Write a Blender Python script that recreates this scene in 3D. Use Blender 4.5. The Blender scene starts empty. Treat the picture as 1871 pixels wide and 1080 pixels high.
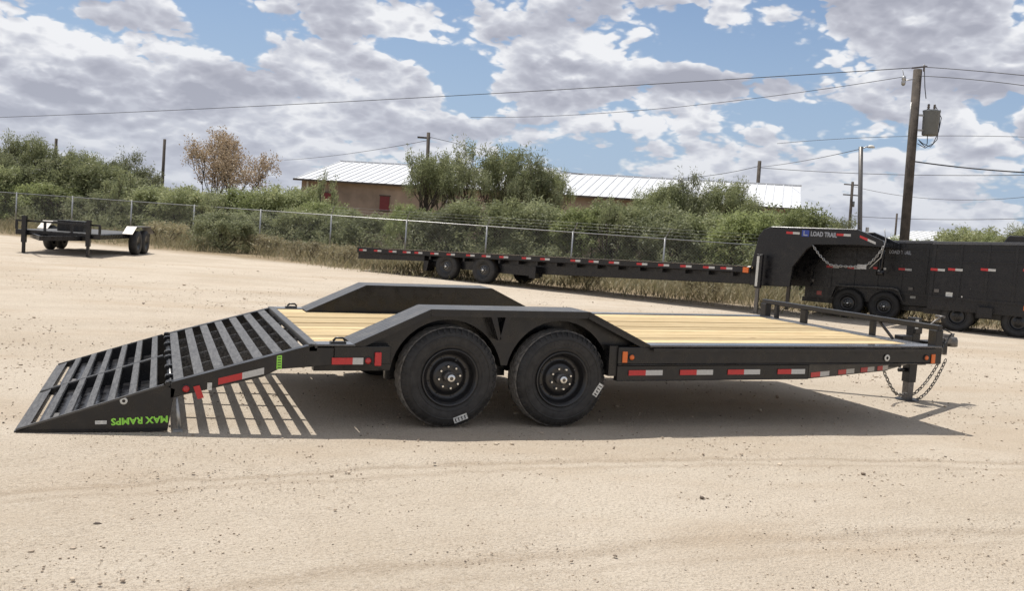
import bpy, bmesh, math, random
import numpy as np
from mathutils import Vector, Matrix, noise as mnoise
random.seed(7); RNG=np.random.RandomState(7)
R=math.radians; PI=math.pi
S=bpy.context.scene
# ------------------------------------------------------------------ camera
CAMP=Vector((-2.0762,-6.6045,1.4858)); YAW,PITCH,ROLL,FPX=-0.3619,0.0654,0.0726,1722.5
_F=Vector((-math.sin(YAW)*math.cos(PITCH),math.cos(YAW)*math.cos(PITCH),-math.sin(PITCH)))
_R=Vector((math.cos(YAW),math.sin(YAW),0)); _U=_R.cross(_F)
_r=_R*math.cos(ROLL)+_U*math.sin(ROLL); _u=-_R*math.sin(ROLL)+_U*math.cos(ROLL)
cd=bpy.data.cameras.new('camera'); cam=bpy.data.objects.new('camera',cd); S.collection.objects.link(cam)
cam.matrix_world=Matrix(((_r.x,_u.x,-_F.x,CAMP.x),(_r.y,_u.y,-_F.y,CAMP.y),(_r.z,_u.z,-_F.z,CAMP.z),(0,0,0,1)))
cd.sensor_width=36; cd.lens=36*FPX/1871; cd.clip_start=.05; cd.clip_end=6000
S.camera=cam
# ------------------------------------------------------------------ sun
SUNV=Vector((-.12,.40,1)).normalized()      # towards the sun
sl=bpy.data.lights.new('sun','SUN'); sl.energy=4.6; sl.angle=R(.53); sl.color=(1,.955,.89)
so=bpy.data.objects.new('sun',sl); S.collection.objects.link(so)
so.rotation_euler=SUNV.to_track_quat('Z','Y').to_euler()
S.view_settings.view_transform='Standard'; S.view_settings.look='None'
S.view_settings.exposure=0.0; S.view_settings.gamma=1; S.view_settings.use_curve_mapping=False
# ------------------------------------------------------------------ world
W=bpy.data.worlds.new('World'); S.world=W; W.use_nodes=True
nt=W.node_tree; nt.nodes.clear()
class NT:
    """tiny node-tree helper"""
    def __init__(s,nt): s.nt=nt
    def n(s,t,**k):
        o=s.nt.nodes.new(t)
        for a,b in k.items(): setattr(o,a,b)
        return o
    def l(s,a,b): s.nt.links.new(a,b)
    def setv(s,sock,v):
        if isinstance(v,bpy.types.NodeSocket): s.l(v,sock)
        else: sock.default_value=v
    def m(s,op,a,b=None,c=None,clamp=False):
        o=s.n('ShaderNodeMath',operation=op,use_clamp=clamp)
        s.setv(o.inputs[0],a)
        if b is not None: s.setv(o.inputs[1],b)
        if c is not None: s.setv(o.inputs[2],c)
        return o.outputs[0]
    def vm(s,op,a,b=None):
        o=s.n('ShaderNodeVectorMath',operation=op); s.setv(o.inputs[0],a)
        if b is not None: s.setv(o.inputs[1],b)
        return o.outputs[0] if op not in('LENGTH','DOT_PRODUCT') else o.outputs['Value']
    def noise(s,vec,scale,detail=4,rough=.5,dist=0,w=None):
        o=s.n('ShaderNodeTexNoise'); 
        if w is not None: o.noise_dimensions='4D'; o.inputs['W'].default_value=w
        if vec is not None: s.l(vec,o.inputs['Vector'])
        o.inputs['Scale'].default_value=scale;o.inputs['Detail'].default_value=detail
        o.inputs['Roughness'].default_value=rough;o.inputs['Distortion'].default_value=dist
        return o.outputs[0]
    def ramp(s,v,a,b,c0=0.,c1=1.,interp='SMOOTHSTEP'):
        o=s.n('ShaderNodeMapRange',interpolation_type=interp); s.setv(o.inputs[0],v)
        for i,x in zip((1,2,3,4),(a,b,c0,c1)): o.inputs[i].default_value=x
        return o.outputs[0]
    def mix(s,f,a,b,blend='MIX'):
        o=s.n('ShaderNodeMix',data_type='RGBA',blend_type=blend); s.setv(o.inputs[0],f)
        for i,v in((6,a),(7,b)):
            if isinstance(v,(tuple,list)): v=tuple(v)+((1,) if len(v)==3 else ())
            s.setv(o.inputs[i],v)
        return o.outputs[2]
w=NT(nt)
sky=w.n('ShaderNodeTexSky',sky_type='NISHITA'); sky.sun_disc=False
sky.sun_elevation=math.asin(SUNV.z); sky.sun_rotation=math.atan2(SUNV.x,SUNV.y); sky.air_density=1.0; sky.dust_density=.6; sky.ozone_density=1.5
bg1=w.n('ShaderNodeBackground'); bg1.inputs[1].default_value=.10
skyc=w.mix(1.0,sky.outputs[0],(.84,.89,.97),'MULTIPLY')
w.l(skyc,bg1.inputs[0])
tc=w.n('ShaderNodeTexCoord'); D=tc.outputs['Generated']
sep=w.n('ShaderNodeSeparateXYZ'); w.l(D,sep.inputs[0])
z=w.m('MAXIMUM',sep.outputs[2],0.0)
# clouds are laid out in direction space; they flatten towards the horizon as far clouds do
zz=w.m('MULTIPLY',w.m('POWER',w.m('ADD',z,.03),.80),1.75)
cmb=w.n('ShaderNodeCombineXYZ'); w.l(sep.outputs[0],cmb.inputs[0]); w.l(sep.outputs[1],cmb.inputs[1]); w.l(zz,cmb.inputs[2])
P0=cmb.outputs[0]
def bump_dir(px,py,sx,sy,amp):
    """soft patch of more (or less) cloud around one direction of the sky; sx, sy = angular radii"""
    u,v=px-935.5,py-540.; c,s_=math.cos(ROLL),math.sin(ROLL)
    d=(_R*((c*u+s_*v)/FPX)-_U*((-s_*u+c*v)/FPX)+_F).normalized()
    h=Vector((d.x,d.y,0)).normalized(); t=Vector((-h.y,h.x,0))
    a=w.m('DIVIDE',w.vm('DOT_PRODUCT',D,tuple(t)),sx)
    b=w.m('DIVIDE',w.m('SUBTRACT',sep.outputs[2],d.z),sy)
    q=w.m('ADD',w.m('MULTIPLY',a,a),w.m('MULTIPLY',b,b))
    fr=w.ramp(w.vm('DOT_PRODUCT',D,tuple(h)),0,.2)
    return w.m('MULTIPLY',w.m('MULTIPLY',w.m('EXPONENT',w.m('MULTIPLY',q,-1.)),fr),amp)
BUMPS=[(395,35,.030,.020,-.32),(445,90,.022,.020,-.26),(560,150,.030,.008,-.10),(745,92,.045,.012,-.30),(840,150,.030,.030,-.30),(880,190,.03,.012,-.15),
       (1290,85,.040,.020,-.26),(1400,100,.055,.016,-.26),(1260,20,.012,.020,-.20),(1850,195,.030,.020,-.26),(1450,205,.06,.010,-.18),(1120,190,.03,.006,-.10),(1560,265,.05,.010,-.10),
       (1150,250,.05,.006,-.12),(1860,30,.02,.02,-.14),(600,270,.10,.008,-.06),
       (160,110,.13,.05,.12),(640,60,.07,.03,.08),(1010,80,.06,.055,.16),(1640,60,.09,.04,.12),(1270,140,.035,.016,.14),(1600,190,.10,.02,.10),(300,200,.16,.03,.08),(1230,215,.07,.018,.09)]
tot=None
for b in BUMPS:
    g=bump_dir(*b); tot=g if tot is None else w.m('ADD',tot,g)
def billow(P,sc,seed):
    n=w.noise(P,sc,1,.5,.0,seed); return w.m('ABSOLUTE',w.m('SUBTRACT',w.m('MULTIPLY',n,2.),1.))
def density(P,full=True):
    big=w.noise(P,4.6,4,.52,.0,3.0)
    bl=w.m('ADD',w.m('MULTIPLY',billow(P,15.,1.),.42),w.m('MULTIPLY',billow(P,34.,5.),.24))
    if full: bl=w.m('ADD',bl,w.m('MULTIPLY',billow(P,75.,9.),.12))
    f=w.noise(P,60,6,.6,.0,1.3)
    r=w.m('ADD',w.m('MULTIPLY',big,1.05),bl)
    if full: r=w.m('ADD',r,w.m('MULTIPLY',w.m('SUBTRACT',f,.5),.12))
    return w.m('ADD',r,tot)
d0=density(P0); d1=density(w.vm('ADD',P0,(0.0,0.0,.016))); d2=density(w.vm('ADD',P0,(0,0,.07)),False)
mask=w.m('MULTIPLY',w.ramp(w.m('ADD',d0,w.ramp(z,.04,.22,.06,0.)),.518,.600),w.ramp(sep.outputs[2],-.03,.01))
# sunlit upper edges, flat grey bases
bg0=w.noise(P0,9.,2,.45,.0,3.0); bg_up=w.noise(w.vm('ADD',P0,(0,0,.05)),9.,2,.45,.0,3.0)
lit=w.m('ADD',w.m('MULTIPLY',w.m('SUBTRACT',d0,d1),3.0),w.m('MULTIPLY',w.m('SUBTRACT',bg0,bg_up),2.0))
lit=w.m('ADD',lit,w.ramp(d0,.52,.80,.86,.26,'LINEAR'))
lit=w.m('ADD',lit,w.m('MULTIPLY',w.m('SUBTRACT',billow(P0,16.,1.),.3),-.25),clamp=True)
cr=w.n('ShaderNodeValToRGB'); w.l(lit,cr.inputs[0]); e=cr.color_ramp.elements
e[0].position=0.0;e[0].color=(.40,.415,.49,1); e[1].position=.95;e[1].color=(.88,.89,.92,1)
x=cr.color_ramp.elements.new(.36);x.color=(.50,.515,.59,1); x=cr.color_ramp.elements.new(.62);x.color=(.62,.64,.71,1)
hz=w.ramp(z,.0,.16,.55,0.)
cloudc=w.mix(hz,cr.outputs[0],(.50,.54,.63))
fh=w.ramp(z,.0,.34,.85,0.08)          # pale summer haze low in the sky
cloudc=w.mix(mask,(.40,.52,.70),cloudc)
bg2=w.n('ShaderNodeBackground'); w.l(cloudc,bg2.inputs[0]); bg2.inputs[1].default_value=1.0
mx=w.n('ShaderNodeMixShader'); w.l(w.m('MAXIMUM',mask,fh),mx.inputs[0]); w.l(bg1.outputs[0],mx.inputs[1]); w.l(bg2.outputs[0],mx.inputs[2])
wo=w.n('ShaderNodeOutputWorld'); w.l(mx.outputs[0],wo.inputs[0])
W.cycles.sampling_method='MANUAL'; W.cycles.sample_map_resolution=512

# ------------------------------------------------------------------ measuring helper: sight line of a photo point -> world
def ray(px,py):
    u,v=px-935.5,py-540.; c,s_=math.cos(ROLL),math.sin(ROLL)
    return _R*((c*u+s_*v)/FPX)-_U*((-s_*u+c*v)/FPX)+_F
def at(px,py,depth): return CAMP+ray(px,py)*depth
def hzy(px): return 540-math.tan(PITCH)*FPX/math.cos(ROLL)+math.tan(ROLL)*(px-935.5)
def gxy(px,depth):
    p=at(px,hzy(px)+CAMP.z*FPX/depth,depth); return Vector((p.x,p.y,0))
def zat(px,py,depth): return at(px,py,depth).z

# ------------------------------------------------------------------ materials
def mat(name,base,rough=.6,metal=0,spec=.5,bump=None,var=0,coat=0,scale=8,emit=None,coords='Object',objrand=0):
    m=bpy.data.materials.new(name); m.use_nodes=True; t=NT(m.node_tree); b=m.node_tree.nodes['Principled BSDF']
    b.inputs['Roughness'].default_value=rough; b.inputs['Metallic'].default_value=metal
    b.inputs['Specular IOR Level'].default_value=spec; b.inputs['Coat Weight'].default_value=coat; b.inputs['Coat Roughness'].default_value=.15
    c=tuple(base)+(1,); col=None
    if var or bump or objrand:
        co=t.n('ShaderNodeTexCoord').outputs[coords]
    if var:
        nz=t.noise(co,scale,6,.6); f=t.ramp(nz,.3,.7,1-var,1+var,'LINEAR')
        hs=t.vm('SCALE',c[:3]); 
        hs.node.inputs['Scale'].default_value=1; t.l(f,hs.node.inputs['Scale']); col=hs
    if objrand:
        oi=t.n('ShaderNodeObjectInfo'); f=t.ramp(oi.outputs['Random'],0,1,1-objrand,1+objrand,'LINEAR')
        hs=t.vm('SCALE',col if col is not None else c[:3]); t.l(f,hs.node.inputs['Scale']); col=hs
    if col is not None: t.l(col,b.inputs['Base Color'])
    else: b.inputs['Base Color'].default_value=c
    if bump:
        nb=t.noise(co,bump[0],5,.6); bn=t.n('ShaderNodeBump'); bn.inputs['Strength'].default_value=bump[1]; bn.inputs['Distance'].default_value=bump[2] if len(bump)>2 else .01
        t.l(nb,bn.inputs['Height']); t.l(bn.outputs[0],b.inputs['Normal'])
    return m
M={}
def paint(name,base,rough,dust=1.):
    m=mat(name,base,rough,spec=.5,bump=(60,.15,.002)); t=NT(m.node_tree); b=m.node_tree.nodes['Principled BSDF']
    co=t.n('ShaderNodeTexCoord').outputs['Object']
    d=t.ramp(t.noise(co,5,8,.65),.48,.75,0,.35*dust)       # thin road dust
    t.l(t.mix(d,base,(.10,.085,.065)),b.inputs['Base Color'])
    t.l(t.ramp(t.noise(co,9,5,.6),.3,.7,rough-.08,rough+.12),b.inputs['Roughness'])
    return m
M['black']=paint('black_paint',(.010,.010,.011),.30,.6)
M['black2']=paint('black_paint_far',(.006,.006,.008),.27,.35)
def diamond():
    m=bpy.data.materials.new('diamond_plate'); m.use_nodes=True; t=NT(m.node_tree); b=m.node_tree.nodes['Principled BSDF']
    co=t.n('ShaderNodeTexCoord').outputs['Object']
    s=t.n('ShaderNodeSeparateXYZ'); t.l(co,s.inputs[0])
    def lug(sgn,off):
        a=t.m('ADD',s.outputs[0],t.m('MULTIPLY',s.outputs[1],sgn)); c=t.m('SUBTRACT',s.outputs[0],t.m('MULTIPLY',s.outputs[1],sgn))
        fa=t.m('ABSOLUTE',t.m('SUBTRACT',t.m('FRACT',t.m('ADD',t.m('MULTIPLY',a,22.),off)),.5))
        fc=t.m('ABSOLUTE',t.m('SUBTRACT',t.m('FRACT',t.m('ADD',t.m('MULTIPLY',c,22.),off)),.5))
        return t.m('SUBTRACT',1,t.m('MINIMUM',t.m('ADD',t.m('MULTIPLY',fa,7.),t.m('MULTIPLY',fc,2.6)),1.))
    h=t.m('MAXIMUM',lug(1,0.),lug(-1,.5))
    bn=t.n('ShaderNodeBump'); bn.inputs['Strength'].default_value=1; bn.inputs['Distance'].default_value=.004
    t.l(h,bn.inputs['Height']); t.l(bn.outputs[0],b.inputs['Normal'])
    d=t.ramp(t.noise(co,7,8,.6),.40,.75,0.05,.5)
    t.l(t.mix(d,(.030,.031,.034),(.14,.13,.11)),b.inputs['Base Color'])
    b.inputs['Roughness'].default_value=.42; b.inputs['Specular IOR Level'].default_value=1.0; b.inputs['Metallic'].default_value=.15
    return m
M['plate']=diamond()
def wood():
    m=bpy.data.materials.new('treated_pine'); m.use_nodes=True; t=NT(m.node_tree); b=m.node_tree.nodes['Principled BSDF']
    co=t.n('ShaderNodeTexCoord').outputs['Object']; oi=t.n('ShaderNodeObjectInfo').outputs['Random']
    v=t.vm('MULTIPLY',co,(1.,26.,26.)); cb=t.n('ShaderNodeCombineXYZ'); t.l(t.m('MULTIPLY',oi,37.),cb.inputs[0]); v=t.vm('ADD',v,cb.outputs[0])
    g=t.noise(v,2.2,7,.65,.6); g2=t.noise(v,9,5,.6)
    k=t.noise(t.vm('MULTIPLY',co,(1,2.4,1)),3.1,2,.5)
    c=t.mix(t.ramp(g,.30,.72),(.50,.36,.185),(.78,.62,.36))
    c=t.mix(t.ramp(g2,.52,.70,0,.6),c,(.30,.18,.08))
    vo=t.n('ShaderNodeTexVoronoi'); t.l(t.vm('MULTIPLY',v,(.9,.12,.12)),vo.inputs['Vector']); vo.inputs['Scale'].default_value=1.6
    c=t.mix(t.ramp(vo.outputs['Distance'],.03,.09,.75,0.),c,(.14,.07,.03))
    f=t.ramp(oi,0,1,.66,1.14,'LINEAR'); hs=t.vm('SCALE',c); t.l(f,hs.node.inputs['Scale']); t.l(hs,b.inputs['Base Color'])
    b.inputs['Roughness'].default_value=.75; b.inputs['Specular IOR Level'].default_value=.25
    bn=t.n('ShaderNodeBump'); bn.inputs['Strength'].default_value=.4; bn.inputs['Distance'].default_value=.002; t.l(g2,bn.inputs['Height']); t.l(bn.outputs[0],b.inputs['Normal'])
    return m
M['wood']=wood()
def worn():
    m=bpy.data.materials.new('worn_ramp_steel'); m.use_nodes=True; t=NT(m.node_tree); b=m.node_tree.nodes['Principled BSDF']
    co=t.n('ShaderNodeTexCoord').outputs['Object']
    v=t.vm('MULTIPLY',co,(9,1.2,9)); a=t.ramp(t.noise(v,6,8,.75),.38,.66); g=t.ramp(t.noise(co,70,4,.7),.42,.62,0,.7)
    c=t.mix(a,(.022,.022,.024),(.115,.114,.112)); c=t.mix(g,c,(.15,.148,.145))
    t.l(c,b.inputs['Base Color']); b.inputs['Roughness'].default_value=.5; b.inputs['Metallic'].default_value=.25
    bn=t.n('ShaderNodeBump'); bn.inputs['Strength'].default_value=.6; bn.inputs['Distance'].default_value=.003; t.l(t.noise(co,110,3,.6),bn.inputs['Height']); t.l(bn.outputs[0],b.inputs['Normal'])
    return m
M['worn']=worn()
M['edge']=mat('edge_steel',(.050,.053,.060),.24,spec=1.0,metal=.2,var=.3,scale=30,coat=.5)
M['rubber']=mat('tyre_rubber',(.026,.025,.024),.60,spec=.45,var=.45,scale=16,bump=(90,.2,.002))
M['tread']=mat('dusty_tread',(.16,.15,.135),.75,spec=.4,var=.5,scale=30,bump=(60,.4,.004))
M['rim']=mat('black_rim',(.014,.014,.015),.28,spec=.6)
M['chrome']=mat('bright_zinc',(.72,.72,.70),.22,metal=1,var=.12,scale=40)
M['zinc']=mat('galvanised_steel',(.42,.42,.41),.45,metal=.85,var=.2,scale=20)
M['steelgrey']=mat('grey_plated_steel',(.16,.15,.14),.45,metal=.7,var=.3,scale=40)
M['red']=mat('red_reflector',(.50,.022,.025),.32,spec=.6,var=.12,scale=90)
M['white']=mat('white_reflector',(.52,.52,.50),.35,var=.1,scale=90)
M['amber']=mat('amber_lens',(.72,.15,.02),.25,spec=.7)
M['redlens']=mat('red_lens',(.42,.02,.02),.2,spec=.7)
M['green']=mat('green_decal',(.34,.78,.09),.5)
M['label']=mat('white_label',(.62,.62,.58),.6,var=.3,scale=60)
M['blue']=mat('blue_decal',(.03,.06,.30),.45)
M['greyletter']=mat('grey_lettering',(.34,.36,.40),.45)
M['bark']=mat('bark',(.075,.058,.042),.9,var=.35,scale=6,bump=(20,.6,.02))
M['pole']=mat('weathered_pole',(.085,.070,.057),.9,var=.4,scale=4,bump=(30,.6,.01))
M['brick']=mat('tan_brick_far',(.33,.255,.195),.85,var=.38,scale=.5)
M['roof']=mat('white_roof_metal',(.66,.67,.68),.38,var=.05,scale=.6)
M['shutter']=mat('red_shutter',(.17,.028,.03),.6,var=.15)
M['tank']=mat('grey_enamel',(.17,.18,.18),.5,var=.12,scale=4)
M['wire']=mat('black_cable',(.03,.03,.03),.6)
M['ceramic']=mat('porcelain',(.10,.085,.075),.3)
M['offwhite']=mat('offwhite_panel',(.66,.65,.60),.6,var=.08,scale=.7)
def leafmat(name,c1,c2,c3,tr=.42):
    m=bpy.data.materials.new(name); m.use_nodes=True; t=NT(m.node_tree); nt=m.node_tree; nt.nodes.remove(nt.nodes['Principled BSDF'])
    at_=t.n('ShaderNodeAttribute',attribute_name='leafrand'); oi=t.n('ShaderNodeObjectInfo').outputs['Random']
    c=t.mix(at_.outputs['Fac'],c1,c2); c=t.mix(t.ramp(at_.outputs['Fac'],.86,.97),c,c3)
    f=t.ramp(oi,0,1,.78,1.25,'LINEAR'); hs=t.vm('SCALE',c); t.l(f,hs.node.inputs['Scale'])
    d=t.n('ShaderNodeBsdfPrincipled'); t.l(hs,d.inputs['Base Color']); d.inputs['Roughness'].default_value=.55; d.inputs['Specular IOR Level'].default_value=.35
    tb=t.n('ShaderNodeBsdfTranslucent'); t.l(hs,tb.inputs[0])
    mx=t.n('ShaderNodeMixShader'); mx.inputs[0].default_value=tr; t.l(d.outputs[0],mx.inputs[1]); t.l(tb.outputs[0],mx.inputs[2])
    t.l(mx.outputs[0],nt.nodes['Material Output'].inputs[0]); return m
M['leaf']=leafmat('mesquite_leaf',(.19,.215,.105),(.38,.40,.21),(.50,.48,.29))
M['leafdark']=leafmat('dark_leaf',(.165,.185,.100),(.34,.355,.20),(.46,.44,.28))
M['leafbright']=leafmat('bright_leaf',(.19,.22,.090),(.37,.41,.18),(.48,.47,.26))
M['leafdry']=leafmat('dry_leaf',(.42,.31,.20),(.60,.48,.33),(.66,.56,.40),.3)
M['straw']=leafmat('dry_grass',(.20,.19,.10),(.46,.39,.25),(.17,.20,.09),.3)
M['brownwall']=mat('brown_wall',(.20,.15,.10),.95,var=.2,scale=1)  # mottled brown for the shed wall
def groundmat():
    m=bpy.data.materials.new('caliche_gravel'); m.use_nodes=True; t=NT(m.node_tree); b=m.node_tree.nodes['Principled BSDF']
    co=t.n('ShaderNodeTexCoord').outputs['Object']; s0=t.n('ShaderNodeSeparateXYZ'); t.l(co,s0.inputs[0])
    a=t.noise(co,.35,6,.6,.3); f=t.noise(co,3.5,8,.7); g=t.noise(co,38,6,.75); st=t.noise(t.vm('MULTIPLY',co,(.28,1.5,1)),1.1,6,.65,.5)
    c=t.mix(t.ramp(a,.32,.68),(.495,.415,.318),(.590,.510,.408))
    c=t.mix(t.ramp(st,.42,.75,0,.55),c,(.60,.53,.43))
    c=t.mix(t.ramp(f,.50,.78,0,.45),c,(.38,.315,.24))
    c=t.mix(t.ramp(g,.56,.74,0,.55),c,(.63,.565,.475))
    c=t.mix(t.ramp(g,.44,.30,0,.55),c,(.27,.22,.165))
    # faint wheel tracks crossing in front of the hauler, and older ones in the yard behind
    xo=t.m('SUBTRACT',s0.outputs[0],.9); qv=t.m('ADD',t.m('ADD',s0.outputs[1],.93),t.m('MULTIPLY',t.m('MULTIPLY',xo,xo),.032))
    wob=t.m('MULTIPLY',t.m('SUBTRACT',t.noise(co,2.5,4,.6),.5),.25)
    for o_,wd_,am in((0,.045,.50),(.22,.035,.35),(1.65,.06,.40),(1.90,.04,.25),(-7.5,.3,.16),(-9.2,.3,.16),(-12.5,.5,.14)):
        q=t.m('ABSOLUTE',t.m('ADD',t.m('ADD',qv,o_),wob)); c=t.mix(t.m('MULTIPLY',t.ramp(q,0,wd_*1.8,1,0),am),c,(.33,.255,.18))
    s6=t.noise(co,46,4,.75); c=t.mix(t.ramp(s6,.53,.66,0,.55),c,(.26,.21,.16)); c=t.mix(t.ramp(s6,.46,.34,0,.45),c,(.64,.575,.49)); sp=t.noise(co,150,3,.6); c=t.mix(t.ramp(sp,.55,.68,0,.65),c,(.24,.195,.15)); c=t.mix(t.ramp(sp,.44,.32,0,.6),c,(.68,.62,.53))
    dk=t.noise(co,15,6,.85); c=t.mix(t.ramp(dk,.58,.72,0,.50),c,(.25,.20,.15)); lg=t.noise(t.vm('MULTIPLY',co,(.5,1.4,1)),.55,4,.6); c=t.mix(t.ramp(lg,.48,.66,0,.45),c,(.45,.355,.255))
    # rougher brown soil and leaf litter beyond the fence side
    s=t.n('ShaderNodeSeparateXYZ'); t.l(co,s.inputs[0])
    yb=t.m('ADD',t.m('ADD',s.outputs[1],t.m('MULTIPLY',s.outputs[0],.95)),t.m('MULTIPLY',t.noise(co,.6,5,.6),3.0))
    c=t.mix(t.ramp(yb,27.0,29.8),c,(.27,.21,.135))
    t.l(c,b.inputs['Base Color']); b.inputs['Roughness'].default_value=.95; b.inputs['Specular IOR Level'].default_value=.15
    vo=t.n('ShaderNodeTexVoronoi'); t.l(co,vo.inputs['Vector']); vo.inputs['Scale'].default_value=55
    hh=t.m('ADD',t.m('MULTIPLY',f,1.2),t.m('ADD',t.m('ADD',t.m('MULTIPLY',g,.5),t.m('MULTIPLY',t.m('SUBTRACT',dk,s6),.5)),t.m('MULTIPLY',vo.outputs['Distance'],-.35)))
    bn=t.n('ShaderNodeBump'); bn.inputs['Strength'].default_value=.9; bn.inputs['Distance'].default_value=.026
    t.l(hh,bn.inputs['Height']); t.l(bn.outputs[0],b.inputs['Normal']); return m
M['ground']=groundmat()
def stonemat():
    m=bpy.data.materials.new('pebble'); m.use_nodes=True; t=NT(m.node_tree); b=m.node_tree.nodes['Principled BSDF']
    a=t.n('ShaderNodeAttribute',attribute_name='leafrand').outputs['Fac']
    c=t.mix(a,(.30,.23,.17),(.60,.50,.38)); c=t.mix(t.ramp(a,.0,.18,1,0),c,(.10,.08,.065))
    t.l(c,b.inputs['Base Color']); b.inputs['Roughness'].default_value=.9; return m
M['stone']=stonemat()

# ------------------------------------------------------------------ mesh builder
COL=S.collection
class MB:
    def __init__(s): s.v=[];s.f=[];s.mi=[];s.sm=[];s.cur=0;s.smooth=False;s.xf=None
    def add(s,vs,fs,smooth=None):
        b=len(s.v)
        for v in vs:
            v=Vector(v); s.v.append(tuple(s.xf@v) if s.xf is not None else tuple(v))
        for f in fs: s.f.append(tuple(b+i for i in f)); s.mi.append(s.cur); s.sm.append(s.smooth if smooth is None else smooth)
        return s
    def box(s,x0,x1,y0,y1,z0,z1):
        vs=[(x,y,z) for z in(z0,z1) for y in(y0,y1) for x in(x0,x1)]
        return s.add(vs,[(0,2,3,1),(4,5,7,6),(0,1,5,4),(2,6,7,3),(0,4,6,2),(1,3,7,5)],False)
    def beam(s,p,q,w,h,up=(0,0,1)):
        """rectangular bar from p to q, w wide across, h tall along up"""
        p=Vector(p);q=Vector(q);d=(q-p).normalized();u=Vector(up);r=d.cross(u)
        if r.length<1e-4: r=d.cross(Vector((1,0,0)))
        r.normalize();u=r.cross(d).normalized()
        vs=[c+r*(a*w/2)+u*(b*h/2) for c in(p,q) for b in(-1,1) for a in(-1,1)]
        return s.add(vs,[(0,2,3,1),(4,5,7,6),(0,1,5,4),(2,6,7,3),(0,4,6,2),(1,3,7,5)],False)
    def tube(s,pts,r,n=8,cap=True,smooth=True):
        pts=[Vector(p) for p in pts]; rs=r if isinstance(r,(list,tuple)) else [r]*len(pts); rings=[]; a=None
        for i,p in enumerate(pts):
            d=(pts[min(i+1,len(pts)-1)]-pts[max(i-1,0)]).normalized()
            if a is None:
                a=d.cross(Vector((0,0,1)))
                if a.length<1e-3: a=d.cross(Vector((1,0,0)))
            a=(a-d*a.dot(d)).normalized(); b=d.cross(a)
            rings.append([p+(a*math.cos(2*PI*k/n)+b*math.sin(2*PI*k/n))*rs[i] for k in range(n)])
        vs=[v for rg in rings for v in rg]; fs=[]
        for i in range(len(pts)-1):
            for k in range(n): fs.append((i*n+k,i*n+(k+1)%n,(i+1)*n+(k+1)%n,(i+1)*n+k))
        s.add(vs,fs,smooth)
        if cap:
            m=len(pts)-1; s.add(rings[0],[tuple(range(n))[::-1]],False); s.add(rings[m],[tuple(range(n))],False)
        return s
    def prism(s,poly,y0,y1,plane='xz'):
        """polygon extruded; plane xz (extrude y), xy (extrude z), yz (extrude x)"""
        n=len(poly)
        def P(a,b,c): return {'xz':(a,c,b),'xy':(a,b,c),'yz':(c,a,b)}[plane]
        vs=[P(a,b,y0) for a,b in poly]+[P(a,b,y1) for a,b in poly]
        fs=[tuple(range(n)),tuple(range(2*n-1,n-1,-1))]+[(i,i+n,(i+1)%n+n,(i+1)%n) for i in range(n)]
        return s.add(vs,fs,False)
    def lathe(s,prof,n=48,c=(0,0,0),axis='y',mod=None,smooth=True):
        c=Vector(c);vs=[];m=len(prof)
        for k in range(n):
            a=2*PI*k/n
            for j,(r,y) in enumerate(prof):
                rr=r+(mod(k,j) if mod else 0)
                vs.append({'y':(c.x+rr*math.cos(a),c.y+y,c.z+rr*math.sin(a)),'z':(c.x+rr*math.cos(a),c.y+rr*math.sin(a),c.z+y),'x':(c.x+y,c.y+rr*math.cos(a),c.z+rr*math.sin(a))}[axis])
        fs=[(k*m+j,k*m+j+1,((k+1)%n)*m+j+1,((k+1)%n)*m+j) for k in range(n) for j in range(m-1)]
        return s.add(vs,fs,smooth)
    def build(s,name,mats,parent=None,bevel=0,label=None,recalc=True):
        me=bpy.data.meshes.new(name); me.from_pydata(s.v,[],s.f)
        if not isinstance(mats,(list,tuple)): mats=[mats]
        for m in mats: me.materials.append(M[m] if isinstance(m,str) else m)
        me.polygons.foreach_set('material_index',s.mi); me.polygons.foreach_set('use_smooth',s.sm)
        if recalc:
            bm=bmesh.new(); bm.from_mesh(me); bmesh.ops.remove_doubles(bm,verts=bm.verts,dist=1e-5); bmesh.ops.recalc_face_normals(bm,faces=bm.faces); bm.to_mesh(me); bm.free()
        me.update(); o=bpy.data.objects.new(name,me); COL.objects.link(o)
        if parent is not None: o.parent=parent
        if bevel:
            b=o.modifiers.new('bevel','BEVEL'); b.width=bevel; b.segments=1; b.limit_method='ANGLE'; b.angle_limit=R(40)
        if label: o['label']=label
        return o
def tag(o,label=None,cat=None,group=None,kind=None):
    if label:o['label']=label
    if cat:o['category']=cat
    if group:o['group']=group
    if kind:o['kind']=kind
    return o
def thing(name,loc=(0,0,0),rot=(0,0,0),label=None,cat=None,group=None):
    o=bpy.data.objects.new(name,None); COL.objects.link(o); o.location=loc; o.rotation_euler=rot; o.empty_display_size=.2
    return tag(o,label,cat,group)
def copy_tree(o,parent=None):
    c=o.copy(); COL.objects.link(c)
    if parent is not None: c.parent=parent
    for ch in list(o.children): copy_tree(ch,c)
    return c
def inst(o,loc,parent,rot=None):
    c=copy_tree(o,parent); c.location=loc
    if rot: c.rotation_euler=rot
    return c
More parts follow.
